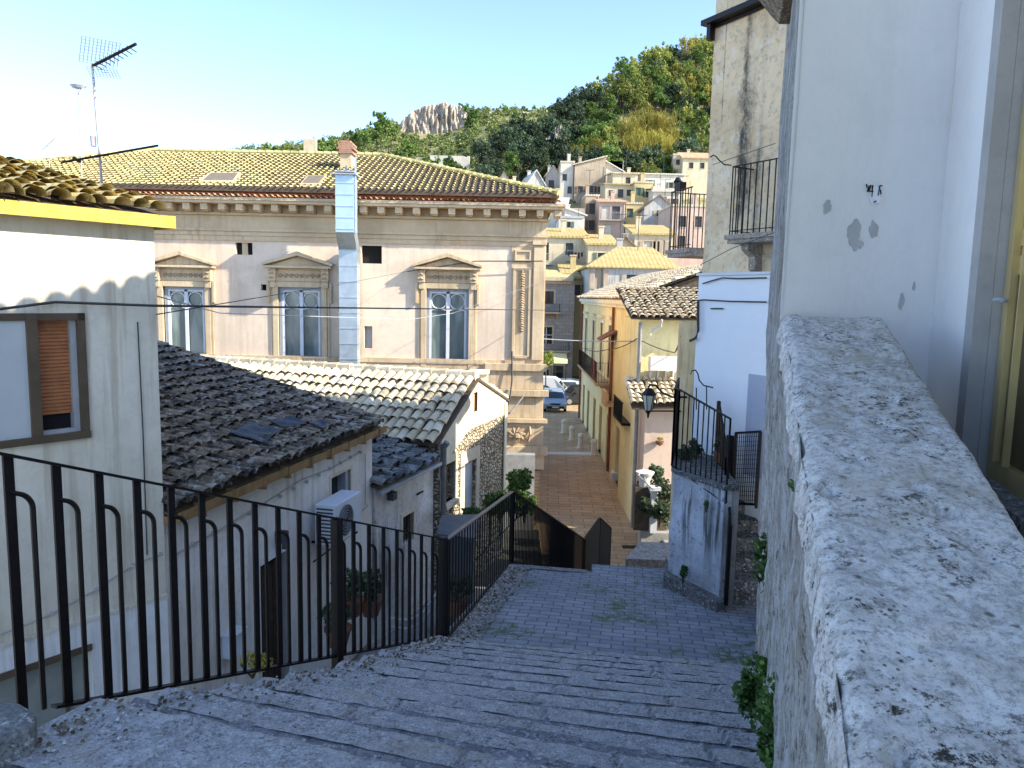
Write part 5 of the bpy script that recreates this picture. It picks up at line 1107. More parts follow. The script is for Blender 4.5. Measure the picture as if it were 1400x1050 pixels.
m_ = M(); m_.box(P(881, 600, 25).x, 8, 25, 26.29, -8.25, zB); m_.build('lower_wall', m_pink, NB)
m_ = M(); m_.hexa([(xr0-.1, 24.5, zB-.2), (8, 24.5, zB), (8, 26.29, zB+.75), (xr0-.1, 26.29, zB+.6), (xr0-.1, 24.5, zB-.15), (8, 24.5, zB+.05), (8, 26.29, zB+.8), (xr0-.1, 26.29, zB+.65)]); ro_ = m_.build('lean_to_roof', m_deck, NB); tl = M(); tl.tiles((xr0-.15, 24.42, zB-.02), (1, 0, .02), (0, 1, .38), 4, 1.95, .22, .32, .1, .6); tl.build('tile', m_tlit, ro_)
m_ = M(); m_.hexa([(x0-.4, 25.7, zA), (9, 25.7, zA), (9, 30, zA+1.1), (x0-.4, 30, zA+1.1), (x0-.4, 25.7, zA+.05), (9, 25.7, zA+.05), (9, 30, zA+1.15), (x0-.4, 30, zA+1.15)]); ro_ = m_.build('main_roof', m_deck, NB); tl = M(); tl.tiles((x0-.4, 25.6, zA+.05), (1, 0, 0), (0, 1, .256), 5.5, 4.4, .25, .36, .11, .6); tl.build('tile', m_tlit, ro_)
m_ = M(); xp = P(873, 520, 25.8).x; m_.tube([(xp, 25.85, zA-.1), (xp, 25.85, -8.2)], .07, 7); m_.build('drainpipe', m_conc, NB)
m_ = M(); xp = P(890, 440, 25.9).x; m_.tube([P(905, 437, 25.6), P(904, 446, 25.7), P(893, 450, 25.8), P(889, 458, 25.8)], .04, 6); m_.build('white_pipe', m_wframe, NB)
HB = thing('hanging_basket', 'small hanging basket fixed on the pinkish wall under the lantern', 'basket', P(902, 604, 24.9)); m_ = M(); m_.lathe([(.02, -.14), (.12, -.08), (.15, .02)], P(902, 604, 24.85), 10); m_.build('basket', m_terra, HB); m_ = M(); m_.leaves(P(902, 600, 24.85), (.13, .12, .08), 80, .06); m_.build('plant', m_lyel, HB)
# garden corner with planters
for i, (px, py, Y, r, lb) in enumerate(((897, 648, 21.8, .32, 'dark green plant topmost in the planted corner below the pinkish wall'), (881, 662, 21.5, .22, 'small dark plant left in the planted corner behind the thin rail'), (906, 682, 21.2, .5, 'large dark plant in the middle of the planted corner'), (903, 712, 20.9, .55, 'lowest large dark plant of the planted corner above the stone blocks'), (886, 708, 20.8, .3, 'trailing plant beside the white pillar'))):
    shrub(px, py, Y, (r, r, r), 700, .09, lb, m_ldark, 'garden_plant', 'plants of the corner garden', cat='plant')
m_ = M(); a = P(894, 668, 20.4); m_.box(a.x-.09, a.x+.09, 20.2, 20.4, -6.55, a.z); m_.box(a.x-.15, a.x+.15, 20.12, 20.45, a.z+.001, a.z+.1); m_.build('garden_pillar', m_wframe, label='short white pillar with cap among the corner garden plants', cat='pillar')
m_ = M(); a = P(882, 645, 20.6); m_.lathe([(.15, a.z-.42), (.18, a.z-.15), (.25, a.z-.05), (.27, a.z), (.22, a.z+.01)], (a.x, 20.6, 0), 14); m_.build('urn', m_marble, label='round pale stone urn on the corner garden wall', cat='urn')
m_ = M(); a = P(882, 645, 20.6); m_.box(a.x-.28, a.x+.6, 20.45, 20.85, -6.55, a.z-.42); m_.build('planter_wall', m_deck, label='dark planter box carrying the round urn in the corner garden', cat='planter')
for i_, (px, py, Y, rr_) in enumerate(((902, 700, 20.0, .42), (908, 665, 20.4, .38), (881, 690, 20.1, .24))): shrub(px, py, Y, (rr_, rr_*.8, rr_), 900, .09, ['bushy plant right of the white garden pillar, lower one', 'bushy plant right of the white garden pillar, upper one', 'trailing plant over the dark planter under the round urn'][i_], m_ldark, 'garden_plant', 'plants of the corner garden', cat='plant')
m_ = M(); a = P(872, 655, 20.4); m_.tube([P(880, 640, 20.5), P(873, 650, 20.2), P(893, 670, 19.4)], .015, 5); m_.tube([P(880, 650, 20.5), P(892, 680, 19.4)], .012, 5); m_.build('garden_wire', m_cablew, label='thin pale wire rail slanting across the corner garden', cat='wire rail')
m_ = M(); m_.prism([(3.72, 20.3), (6, 20.3), (6, 24.9), (4.45, 24.9)], 'z', -8.25, -6.55); m_.box(4.35, 6, 19.7, 20.29, -8.25, -6.75); m_.build('garden_wall', m_conc, label='low stone walls and blocks holding the corner garden', cat='garden wall', bevel=.03)
m_ = M(); m_.hexa([(3.0, 18.3, -8.2), (5.0, 18.2, -8.2), (5.0, 19.65, -8.2), (3.6, 19.65, -8.2), (3.0, 18.3, -6.62), (5.0, 18.2, -6.62), (5.0, 19.65, -6.62), (3.6, 19.65, -6.62)]); m_.build('garden_ramp', m_kerbstone, kind='structure')
# ================================================================== STREET, RIGHT ROW
YB = thing('yellow_house', 'long yellow two storey street house with tall pale windows and a long balcony', 'house', (6, 42, -8.2))
ya, yb_ = 30.0, 50.5; RF = frame((4.85, ya, 0), ang=math.pi/2); RFm = Matrix.Translation((4.75, yb_, 0)) @ Matrix.Rotation(-math.pi/2, 4, 'Z')   # local x towards camera, y into the building
Lr = yb_-ya; m_ = M(RFm); hs = []
zt = -.05
for x in (2.0, 6.5, 10.5, 14.0): hs.append((x, x+1.25, -3.9, -1.3))
for x in (1.5, 4.5, 8, 11, 14.2, 17.6): hs.append((x, x+1.2, -8.2, -5.7))
m_.facade(0, Lr, -8.25, zt, hs, .3); m_.sides(0, Lr, -8.25, zt, 7); m_.build('wall', m_yell, YB)
for h in hs[:4]: m_ = M(RFm); m_.box(h[0]-.15, h[0], -.06, .05, h[2], h[3]+.15); m_.box(h[1], h[1]+.15, -.06, .05, h[2], h[3]+.15); m_.box(h[0], h[1], -.06, .05, h[3], h[3]+.15); m_.box(h[0]-.25, h[1]+.25, -.2, .0, h[3]+.3, h[3]+.4); m_.build('window_surround', m_cream, YB)
for h in hs: m_ = M(RFm); m_.box(h[0], h[1], .15, .2, h[2], h[3]); m_.build('window' if h[2] > -5 else 'door', plain('pale_shutter', (.60, .52, .32), .7, 0, .1) if h[2] > -5 else m_door, YB)
m_ = M(RFm); m_.box(0, Lr+.1, -.18, 0, zt-.35, zt-.2); m_.box(0, Lr+.1, -.30, 0, zt-.198, zt); m_.build('cornice', m_cream, YB)
m_ = M(RFm); m_.box(-.05, Lr, -.025, -.001, -8.2, -5.1); m_.build('ground_floor_facing', m_orange, YB) if False else None
m_ = M(RFm); m_.poly([(-.2, -.35, zt), (Lr+.3, -.35, zt), (Lr+.3, 4, zt+1.6), (-.2, 4, zt+1.6)]); m_.poly([(-.2, 4, zt+1.6), (Lr+.3, 4, zt+1.6), (Lr+.3, 8, zt), (-.2, 8, zt)]); m_.poly([(Lr, 0, zt), (Lr, 7.5, zt), (Lr, 4, zt+1.5)]); ro_ = m_.build('roof', m_deck, YB)
tl = M(RFm); tl.tiles((-.2, -.4, zt+.02), (1, 0, 0), (0, 1, .368), Lr+.5, 4.7, .26, .38, .11, .6, seg=4); tl.build('tile', m_tlit, ro_)
bo = balcony(YB, RFm, 5.6, 15.6, -4.0, -3.05, .75, 60, 5, True, m_palst)
m_ = M(RFm); m_.box(Lr-4.6, Lr-3.2, -.5, -.001, -4.9, -4.8); m_.box(Lr-4.6, Lr-3.2, -.5, -.42, -4.8, -4.2); m_.build('small_balcony', m_orange, YB)
m_ = M(RFm); m_.tube([(0.2, -.1, zt-.3), (.2, -.1, -8.2)], .07, 6); m_.tube([(11.9+4, -.1, zt-.3), (11.9+4, -.1, -8.2)], .07, 6); m_.build('drainpipe', m_redwood, YB)
LB = thing('low_yellow_house', 'bright yellow lower house on the street between the long yellow house and the near block', 'house', (5.5, 28, -8.2))
RG = Matrix.Translation((4.70, 29.99, 0)) @ Matrix.Rotation(-math.pi/2, 4, 'Z'); m_ = M(RG); hh = [(.5, 1.3, -8.2, -6.0), (2.4, 3.3, -8.2, -6.1)]
m_.facade(0, 3.98, -8.25, -3.2, hh, .25); m_.sides(0, 3.98, -8.25, -3.2, 6); m_.poly([(0, 0, -3.2), (3.98, 0, -3.2), (3.98, 6, -3.2), (0, 6, -3.2)]); m_.build('wall', m_yell, LB)
for h in hh: m_ = M(RG); m_.box(h[0], h[1], .15, .2, h[2], h[3]); m_.build('door', m_door, LB)
m_ = M(RG); m_.box(-.0, 3.98, -.2, 0, -3.35, -3.2); m_.box(-.02, 4, -.04, -.001, -8.2, -7.5); m_.build('band', m_cream, LB)
m_ = M(RG); m_.box(.2, 2.6, -.55, -.001, -4.75, -4.65)
for i in range(22): m_.box(.2+i*.11, .22+i*.11, -.55, -.53, -4.65, -3.9)
m_.box(.2, 2.62, -.56, -.52, -3.9, -3.87); m_.build('balcony', m_iron, LB)
# laundry, pots on the balconies
for i, (x, m3, lb) in enumerate(((14.2, m_cloth, 'dark laundry hanging on the long balcony, farthest piece'), (14.75, m_clothr, 'red cloth hanging between the dark laundry on the long balcony'), (15.2, m_cloth, 'dark laundry hanging at the near end of the long balcony'))):
    m_ = M(RFm); m_.grid(lambda f, g, x=x: (x+f*.42, -.80-.03*math.sin(f*9), -3.02-.75*g), 8, 6); ob = m_.build('laundry', m3, label=lb, cat='laundry', group='laundry on the balcony'); ob.modifiers.new('t', 'SOLIDIFY').thickness = .01
m_ = M(RFm); c = [RFm @ Vector(p) for p in ((15.9, -.2, -1.6), (16.6, -.9, -2.0), (15.9, -.25, -2.9))]
AWN = thing('red_awning', 'small rust red folded awning above the near end of the long balcony', 'awning', c[0]); m_ = M(RFm); m_.hexa([(15.2, -.02, -1.55), (16.8, -.02, -1.55), (16.8, -.02, -1.45), (15.2, -.02, -1.45), (15.3, -.75, -1.95), (16.7, -.75, -1.95), (16.7, -.75, -1.88), (15.3, -.75, -1.88)]); m_.build('cover', m_terra, AWN)
# bollards
for i, (px, py, lb) in enumerate(((812, 622, 'nearest pale stone bollard beside the street, at the sunlight stripe'), (794, 613, 'second stone bollard from the near end of the row'), (782, 602, 'third stone bollard from the near end of the row'), (771, 592, 'farthest stone bollard of the row'))):
    b = G(px, py, -8.2); m_ = M(); m_.lathe([(.20, 0), (.21, .05), (.17, .07), (.15, .62), (.19, .66), (.19, .72), (.14, .82), (.03, .86)], b, 14); m_.build('bollard', m_marble, label=lb, cat='bollard', group='stone bollards along the street')
m_ = M(); b = G(838, 655, -8.2); m_.box(b.x-.1, b.x+.4, b.y-.3, b.y+.4, -8.25, -7.85); m_.build('door_step', m_marble, label='pale stone doorstep at the foot of the yellow house', cat='step', bevel=.02)
m_ = M(); b = G(865, 748, -8.2); m_.box(b.x-.35, b.x+.25, b.y-.15, b.y+.15, -8.22, -8.19)
for i in range(7): m_.box(b.x-.32+i*.08, b.x-.29+i*.08, b.y-.13, b.y+.13, -8.19, -8.185)
m_.build('drain_grate', m_iron, label='dark rectangular drain grate in the street near the corner garden', cat='drain grate')
# cars
def car(loc, rz, body, label, L=3.9, Wd=1.66, H=1.45, van=False):
    t = thing('parked_car', label, 'van' if van else 'car', loc, rz, 'vehicles at the end of the street'); F = tframe(t); s = L/3.9
    pr = [(-1.95, .28), (-1.95, .62), (-1.88, .80), (-1.1, .93), (-.55, 1.36), (.9, 1.45), (1.6, 1.36), (1.90, .95), (1.95, .60), (1.93, .28)]
    if van: pr = [(-1.95, .28), (-1.95, .75), (-1.7, .95), (-1.2, 1.65), (-.9, 1.85), (1.85, 1.88), (1.95, 1.7), (1.95, .28)]
    m_ = M(F)
    def ring(x, z): 
        k_ = 1 if z < .95 else 1-.16*(z-.95)/.5; return x*s, Wd/2*k_*(.94 if abs(x) > 1.85 else 1), z
    A = [m_.P((ring(x, z)[0], -ring(x, z)[1], z)) for x, z in pr]; B = [m_.P((ring(x, z)[0], ring(x, z)[1], z)) for x, z in pr]; n = len(pr)
    m_.f.append(A); m_.f.append(B[::-1])
    for i in range(n): m_.f.append([A[i], B[i], B[(i+1) % n], A[(i+1) % n]][::-1])
    m_.build('body', body, t, bevel=.05)
    def gl(pts): 
        q = M(F); q.poly(pts); ob = q.build('window', m_dglass, t); ob.modifiers.new('t', 'SOLIDIFY').thickness = .01
    top = 1.33 if not van else 1.6; wy = Wd/2*.80
    if van: gl([(-1.66*s-.03, -wy, 1.0), (-1.66*s-.03, wy, 1.0), (-1.24*s-.03, wy*.95, 1.58), (-1.24*s-.03, -wy*.95, 1.58)])
    else:
        gl([(-1.08*s-.03, -wy, .97), (-1.08*s-.03, wy, .97), (-.60*s-.03, wy*.9, 1.33), (-.60*s-.03, -wy*.9, 1.33)])
        gl([(1.88*s+.02, -wy, .98), (1.88*s+.02, wy, .98), (1.66*s+.02, wy*.9, 1.30), (1.66*s+.02, -wy*.9, 1.30)])
    for sy in (-1, 1):
        q = M(F); q.poly([(-.95*s, sy*(Wd/2+.003), .96), (-.5*s, sy*(Wd/2*.90+.01), 1.30), (1.3*s, sy*(Wd/2*.88+.01), 1.33), (1.6*s, sy*(Wd/2+.003), .96)]); ob = q.build('window', m_dglass, t); ob.modifiers.new('t', 'SOLIDIFY').thickness = .01
        for x in (-1.25*s, 1.2*s):
            q = M(F @ Matrix.Translation((x, sy*(Wd/2-.10), .30)) @ Matrix.Rotation(math.pi/2, 4, 'X')); q.lathe([(.22, -.1), (.30, -.09), (.31, 0), (.30, .09), (.22, .1)], (0, 0, 0), 18); wo = q.build('wheel', m_tyre, t)
            q = M(F @ Matrix.Translation((x, sy*(Wd/2-.10), .30)) @ Matrix.Rotation(math.pi/2, 4, 'X')); q.lathe([(.05, -.115), (.19, -.11), (.19, .11), (.05, .115)], (0, 0, 0), 12); q.build('rim', m_rim, wo)
        q = M(F); q.box(-1.97*s, -1.90*s, sy*.66-.14, sy*.66+.14, .62, .76); q.build('headlight', m_hlamp, t)
        q = M(F); q.box(-.85*s, -.70*s, sy*(Wd/2+.08)-.07, sy*(Wd/2+.08)+.07, .92, 1.04); q.build('mirror', body, t)
    q = M(F); q.box(-2.0*s, -1.94*s, -.62, .62, .30, .48); q.box(-1.98*s, -1.93*s, -.35, .35, .56, .68); q.build('bumper', m_cdark, t)
    q = M(F); q.box(-2.01*s, -2.001*s, -.24, .24, .36, .46); q.build('number_plate', m_wframe, t)
    return t
PF = R(90)
car(G(759, 564, -8.2)+Vector((0, 1.8, 0)), PF, m_cblue, 'blue grey hatchback parked facing up the street, nearest of the vehicles')
car(Vector((2.3, 58.6, -8.2)), PF+R(80), m_cwhite, 'white van crossing behind the blue grey hatchback', 4.6, 1.8, van=True)
car(Vector((5.4, 57.0, -8.2)), PF-R(75), m_cdark, 'dark car half hidden at the right behind the blue grey hatchback')
car(Vector((3.9, 61.0, -8.2)), PF-R(95), m_cwhite, 'white car farthest back in front of the stone building', 4.0)
# stone building at the end
EB = thing('stone_building', 'grey brown stone building with balconies closing the end of the street', 'building', (3, 68, -8.2))
m_ = M(); Z = lambda px, py: P(px, py, 64).z; X = lambda px: P(px, 450, 64).x
hs = [(X(742), X(756), Z(748, 415), Z(748, 398)), (X(739), X(755), Z(748, 470), Z(748, 447)), (X(740), X(752), -8.3, Z(745, 505)), (X(758), X(772), -8.3, Z(765, 500))]
m_.facade(X(690), X(784), -8.4, Z(760, 384), hs, .3, y=64); m_.sides(X(690), X(784), -8.4, Z(760, 384), 72, y=64); m_.build('wall', m_fstone, EB)
for h in hs: m_ = M(); m_.box(h[0], h[1], 64.2, 64.25, h[2], h[3]); wo = m_.build('window', m_dglass, EB); m_ = M(); m_.box(h[0]-.15, h[0], 63.92, 64.1, h[2], h[3]+.15); m_.box(h[1], h[1]+.15, 63.92, 64.1, h[2], h[3]+.15); m_.box(h[0], h[1], 63.92, 64.1, h[3], h[3]+.15); m_.build('surround', m_palst, wo)
h = hs[1]; m_ = M(); m_.box((h[0]+h[1])/2-.04, (h[0]+h[1])/2+.04, 64.05, 64.15, h[2], h[3]); m_.box(h[0], h[1], 64.05, 64.15, (h[2]+h[3])/2, (h[2]+h[3])/2+.06); m_.build('casement', m_wframe, EB)
m_ = M(); m_.box(X(690), X(781), 63.4, 64, Z(760, 384), Z(760, 380)); m_.box(X(690), X(780), 63.7, 64, Z(760, 388), Z(760, 384.3)); m_.build('cornice', m_palst, EB)
EF = Matrix.Translation((0, 64, 0))
for (a, b, pz) in ((740, 764, 426), (737, 778, 478)): balcony(EB, EF, X(a), X(b), Z(750, pz), Z(750, pz-11), .9, 16, 4, True, m_palst)
m_ = M(); m_.hexa([(X(700), 63.4, Z(760, 380)), (X(782), 63.4, Z(760, 380)), (X(782), 70, Z(760, 366)), (X(700), 70, Z(760, 366)), (X(700), 63.4, Z(760, 379)), (X(782), 63.4, Z(760, 379)), (X(782), 70, Z(760, 365)), (X(700), 70, Z(760, 365))]); m_.build('roof', m_tyel, EB)
AB = thing('shop_awning', 'pale yellow green shop awning at the foot of the stone building', 'awning', P(768, 492, 60)); m_ = M(); a, b = P(757, 484, 61), P(775, 496, 61); m_.hexa([(a.x, 60.2, b.z), (b.x, 60.2, b.z), (b.x, 62, a.z-.1), (a.x, 62, a.z-.1), (a.x, 60.2, b.z+.25), (b.x, 60.2, b.z+.25), (b.x, 62, a.z), (a.x, 62, a.z)]); m_.build('cover', m_yell, AB)
for x in (a.x+.1, b.x-.1): m_ = M(); m_.tube([(x, 60.3, b.z), (x, 60.3, -8.2)], .04, 5); m_.build('post', m_iron, AB)
# ================================================================== CABLES ACROSS
def cable(label, pts, r, mat=m_cable, sag=.0, knots=0, group='cables strung across to the palace'):
    m_ = M(); out = []
    for (a, b) in zip(pts, pts[1:]):
        a = Vector(a); b = Vector(b)
        for i in range(13): q = i/12; out.append(a+(b-a)*q+Vector((0, 0, -sag*4*q*(1-q))))
    m_.tube(out, r, 5)
    for i in range(knots): 
        p = lerp(out[0], out[-1], (i+.5)/knots); q = out[min(int((i+.5)/knots*len(out)), len(out)-1)]; m_.lathe([(r*1.7, -r), (r*1.7, r)], q, 5)
    m_.build('cable', mat, label=label, cat='cable', group=group)
cable('thick twisted cable bundle running level from the cream house to the palace', [P(-12, 424, 5.75), P(75, 413, 6.2), P(213, 418, 6.75), P(745, 424, 26.6)], .012, m_cable, .0)
cable('thin cable climbing to the right from the cream house to the upper palace wall', [P(213, 430, 6.8), P(480, 386, 20), P(557, 371, 26.7)], .006)
cable('thin cable along the palace wall above the right window', [P(557, 371, 26.7), P(651, 357, 26.7), P(742, 357, 26.75)], .02)
cable('lowest thin pale cable dipping in front of the palace windows', [P(215, 405, 6.8), P(300, 428, 12), P(560, 437, 24), P(620, 428, 26.4), P(742, 385, 26.8)], .008, m_cablew)
cable('pale cable sagging across the far end of the street', [P(738, 463, 27), P(880, 466, 27)], .02, m_cablew, .05, group='cables over the street')
cable('dark cable from the near block to the tall house corner', [P(800, 477, 40), P(830, 478, 33), P(871, 463, 26)], .02, m_cable, .1, group='cables over the street')
cable('dark cable drooping along the cream upper wall of the near block', [P(878, 466, 25.8), P(922, 482, 25.8), P(932, 460, 12)], .02, m_cable, .05, group='cables over the street')
cable('cable running down the palace corner pilaster', [P(700, 480, 26.8), P(700, 520, 26.7), P(697, 545, 26.5), P(690, 566, 26.4)], .03, m_cable, group='cables on the palace corner')
cable('pale cable slanting over the carved relief of the palace pedestal', [P(690, 568, 26.5), P(698, 564, 26.4), P(716, 541, 26.4)], .03, m_cablew, group='cables on the palace corner')
# ================================================================== TOWN ON THE SLOPE
m_tw = stucco('town_white', (.66, .60, .50), (.54, .48, .38), .3, stain=(.4, .35, .28), streak=.5, bs=8, bst=.2)
m_tc = stucco('town_cream', (.66, .55, .37), (.54, .44, .28), .3, stain=(.35, .28, .18), streak=.6, bs=8, bst=.2)
m_tb = stucco('town_beige', (.50, .39, .27), (.38, .29, .20), .35, stain=(.25, .2, .14), streak=.7, spots=.6, spotc=(.3, .25, .18), bs=8, bst=.3)
m_tp = stucco('town_pink', (.60, .43, .34), (.48, .35, .27), .3, stain=(.35, .25, .2), streak=.6, bs=8, bst=.2)
m_tg = stucco('town_grey', (.50, .47, .43), (.42, .39, .35), .3, stain=(.2, .18, .15), streak=.7, bs=8, bst=.2)
m_ty = stucco('town_yellow', (.62, .48, .23), (.52, .40, .18), .3, stain=(.35, .28, .14), streak=.5, bs=8, bst=.2)
m_tpane = plain('town_pane', (.06, .055, .05), .45, 0, .4); m_sh = plain('green_shutter', (.10, .15, .10), .7); m_shb = plain('brown_shutters', (.20, .12, .07), .7)
def roofmat(name, a, b):
    k = N(name); wv = k.n('ShaderNodeTexWave'); wv.inputs['Scale'].default_value = .9; wv.bands_direction = 'X'; k.link(k.pos, wv.inputs[0])
    col = k.mix(k.ramp(k.noise(1.2, 6, .75), .35, .65), a, b); col = k.mix(k.ramp(k.noise(5, 5, .8), .5, .65, 0, .6), col, tuple(x*.45 for x in a))
    return k.out(col, .9, k.bump(wv.outputs['Fac'], .35, .05), spec=.1)
m_ro = roofmat('town_roof_ochre', (.42, .30, .12), (.50, .38, .17)); m_rs = roofmat('town_roof_sand', (.50, .42, .28), (.62, .54, .40)); m_rr = roofmat('town_roof_red', (.50, .28, .16), (.58, .38, .24)); m_rw = roofmat('town_roof_white', (.60, .56, .47), (.68, .64, .56)); m_rd = roofmat('town_roof_dark', (.14, .11, .09), (.24, .19, .14))
def town(label, x0, x1, ye, yb, d, mat, roof, rk, wins_=(), dep=8, ang=0.0, drop=5, rh=1.4, over=.3, mid=None, shut=None, balc=(), cat='house'):
    """wall between pixel columns x0..x1, eave row ye; extends down past row yb into the slope; windows in wall fractions"""
    A_ = P(x0, ye, d); B_ = P(x1, ye, d); W = (B_-A_).length/math.cos(ang); zt = A_.z; zbm = P(x0, yb, d).z-drop; H = zt-P(x0, yb, d).z
    t = thing('town_house', label, cat, (A_.x, d, zbm), ang); F = Matrix.Translation((A_.x, d, 0)) @ Matrix.Rotation(ang, 4, 'Z')
    m_ = M(F); hs = []
    for wv in wins_:
        cx, cz, ww, wh = wv[:4]; ww *= .82; wh *= .9; hs.append((W*cx-ww/2, W*cx+ww/2, zt-H*cz-wh/2, zt-H*cz+wh/2))
    m_.facade(0, W, zbm, zt, hs, .18); m_.sides(0, W, zbm, zt, dep)
    if rk == 'gable': m_.poly([(0, 0, zt), (W, 0, zt), (W/2, 0, zt+rh)]); m_.poly([(0, dep, zt), (W/2, dep, zt+rh), (W, dep, zt)])
    if rk == 'mono': m_.poly([(W, 0, zt), (W, dep, zt), (W, dep, zt+rh)]); m_.poly([(0, 0, zt), (0, dep, zt+rh), (0, dep, zt)])
    if rk == 'side': m_.poly([(0, 0, zt), (W, 0, zt), (W, 0, zt+rh)]); m_.poly([(W, 0, zt), (W, dep, zt), (W, dep, zt+rh), (W, 0, zt+rh)])
    if rk == 'saddle': m_.poly([(W, 0, zt), (W, dep, zt), (W, dep/2, zt+rh)]); m_.poly([(0, 0, zt), (0, dep/2, zt+rh), (0, dep, zt)])
    m_.build('wall', mat, t)
    m_ = M(F); o = over; th = .18
    def slab(a, b, c_, e): m_.hexa([Vector(v) for v in (a, b, c_, e)]+[Vector(v)+Vector((0, 0, th)) for v in (a, b, c_, e)])
    k_ = rh/(W/2) if W else 0; z0 = zt+.003
    if rk == 'flat': m_.box(-o*.3, W+o*.3, -o*.3, dep, z0, z0+.25)
    elif rk == 'gable': slab((-o, -o, z0-o*k_), (W/2, -o, z0+rh), (W/2, dep+o, z0+rh), (-o, dep+o, z0-o*k_)); slab((W/2+.002, -o, z0+rh), (W+o, -o, z0-o*k_), (W+o, dep+o, z0-o*k_), (W/2+.002, dep+o, z0+rh))
    elif rk == 'mono': slab((-o, -o, z0-o*rh/dep), (W+o, -o, z0-o*rh/dep), (W+o, dep+o, z0+rh), (-o, dep+o, z0+rh))
    elif rk == 'side': slab((-o, -o, z0), (W+o, -o, z0+rh), (W+o, dep+o, z0+rh), (-o, dep+o, z0))
    elif rk == 'saddle': slab((-o, -o, z0-o*.3), (W+o, -o, z0-o*.3), (W+o, dep/2, z0+rh), (-o, dep/2, z0+rh)); slab((-o, dep/2+.002, z0+rh), (W+o, dep/2+.002, z0+rh), (W+o, dep+o, z0-o*.3), (-o, dep+o, z0-o*.3))
    elif rk == 'hip':
        q = min(W, dep)/2; i0 = q*(1.35 if W > dep else .98); m_.hexa([(-o, -o, z0-.1), (W+o, -o, z0-.1), (W+o, dep+o, z0-.1), (-o, dep+o, z0-.1), (-o, -o, z0), (W+o, -o, z0), (W+o, dep+o, z0), (-o, dep+o, z0)])
        a = Vector((i0*.8, dep/2, z0+rh)); b = Vector((W-i0*.35, dep/2, z0+rh)); c0, c1, c2, c3 = [Vector(v) for v in ((-o, -o, z0), (W+o, -o, z0), (W+o, dep+o, z0), (-o, dep+o, z0))]
        m_.poly([c0, c1, b, a]); m_.poly([c1, c2, b]); m_.poly([c2, c3, a, b]); m_.poly([c3, c0, a])
    ro_ = m_.build('roof', roof, t)
    rq = random.Random(int(x0*7+ye)); 
    if W > 1.8 and rq.random() < .75:
        cx = W*rq.uniform(.2, .8); m_ = M(F); m_.box(cx-.25, cx+.25, dep*.5, dep*.5+.5, zt, zt+max(rh, .3)+.6); m_.box(cx-.32, cx+.32, dep*.5-.07, dep*.5+.57, zt+max(rh, .3)+.602, zt+max(rh, .3)+.72); m_.build('chimney', mat, ro_)
    if W > 1.8 and rq.random() < .55:
        cx = W*rq.uniform(.1, .9); zz_ = zt+2.6+max(rh, 0); m_ = M(F); m_.tube([(cx, dep*.4, zt), (cx, dep*.4, zz_)], .03, 4); m_.tube([(cx-.6, dep*.4, zz_-.1), (cx+.7, dep*.4, zz_)], .025, 4)
        for q in range(4): m_.tube([(cx-.5+q*.3, dep*.4-.25, zz_-.08), (cx-.5+q*.3, dep*.4+.25, zz_-.08)], .015, 3)
        m_.build('aerial', m_cable, ro_)
    if H > 4: m_ = M(F); xx = W-.12; m_.tube([(xx, -.07, zt), (xx, -.07, zbm)], .05, 5); m_.build('drainpipe', m_rd if rq.random() < .5 else m_tg, t)
    for i, h in enumerate(hs):
        m_ = M(F); f_ = .07; m_.box(h[0]-.07, h[0], -.03, .1, h[2]-.1, h[3]+.07); m_.box(h[1], h[1]+.07, -.03, .1, h[2]-.1, h[3]+.07); m_.box(h[0], h[1], -.03, .1, h[3], h[3]+.07); m_.box(h[0], h[1], -.06, .1, h[2]-.1, h[2])
        wo = m_.build('window', mat, t); m_ = M(F); m_.box(h[0], h[1], .13, .17, h[2], h[3]); m_.build('pane', (shut if (shut and i % 2 == 0) else m_tpane), wo)
    if wins_ and int(x0*3+ye) % 3 != 0:
        msh = [m_sh, m_shb, m_tb][int(x1+ye) % 3]
        for h in hs:
            for sx in (h[0]-.07-.34, h[1]+.07):
                if sx < .02 or sx+.34 > W-.02: continue
                m_ = M(F); m_.box(sx, sx+.34, -.06, -.012, h[2], h[3])
                m_.build('shutter', msh, t)
    for (fx0, fx1, fz) in balc:
        z = zt-H*fz; m_ = M(F); m_.box(W*fx0, W*fx1, -.8, -.002, z-.12, z); n = int(W*(fx1-fx0)/.15); m_.beam((W*fx0, -.78, z+.95), (W*fx1, -.78, z+.95), .05, .04)
        for i in range(n+1): x = W*fx0+W*(fx1-fx0)*i/n; m_.box(x-.012, x+.012, -.79, -.765, z, z+.95)
        m_.build('balcony', m_tg, t)
    return t, F, W, zt, H
D_ = math.radians
town('tall beige apartment house with mottled front and small windows, under the yellow canes', 786, 828, 226, 300, 124, m_tb, m_rs, 'side', [(.2, .45, 1, 1.3), (.55, .45, 1, 1.5), (.85, .45, 1, 1.3), (.3, .78, 1, 1.6), (.7, .78, 1.1, 1.6)], 9, 0, 6, 1.5, balc=[(.2, .9, .62)])
town('narrow white wing joined to the left of the tall beige apartment house', 767, 785.5, 222, 290, 124.6, m_tw, m_rs, 'flat', [(.3, .3, .9, 1.2), (.7, .55, .9, 1.3), (.4, .8, .9, 1.3)], 8)
town('bright white gabled wing joined to the right of the tall beige apartment house', 829, 853, 220, 262, 126, m_tw, m_rw, 'side', [(.6, .6, .9, 1.2)], 9, 0, 6, -1.9)
town('grey chapel like house with dark arched door, left of the white apartment wing', 746, 766, 240, 264, 130, m_tg, m_rs, 'gable', [(.4, .55, 1.2, 1.9)], 7, 0, 5, 1.6)
town('grey gable house with white roof slopes above the palace eave', 722, 744, 250, 268, 118, m_tg, m_rw, 'gable', [], 9, .2, 5, 1.9)
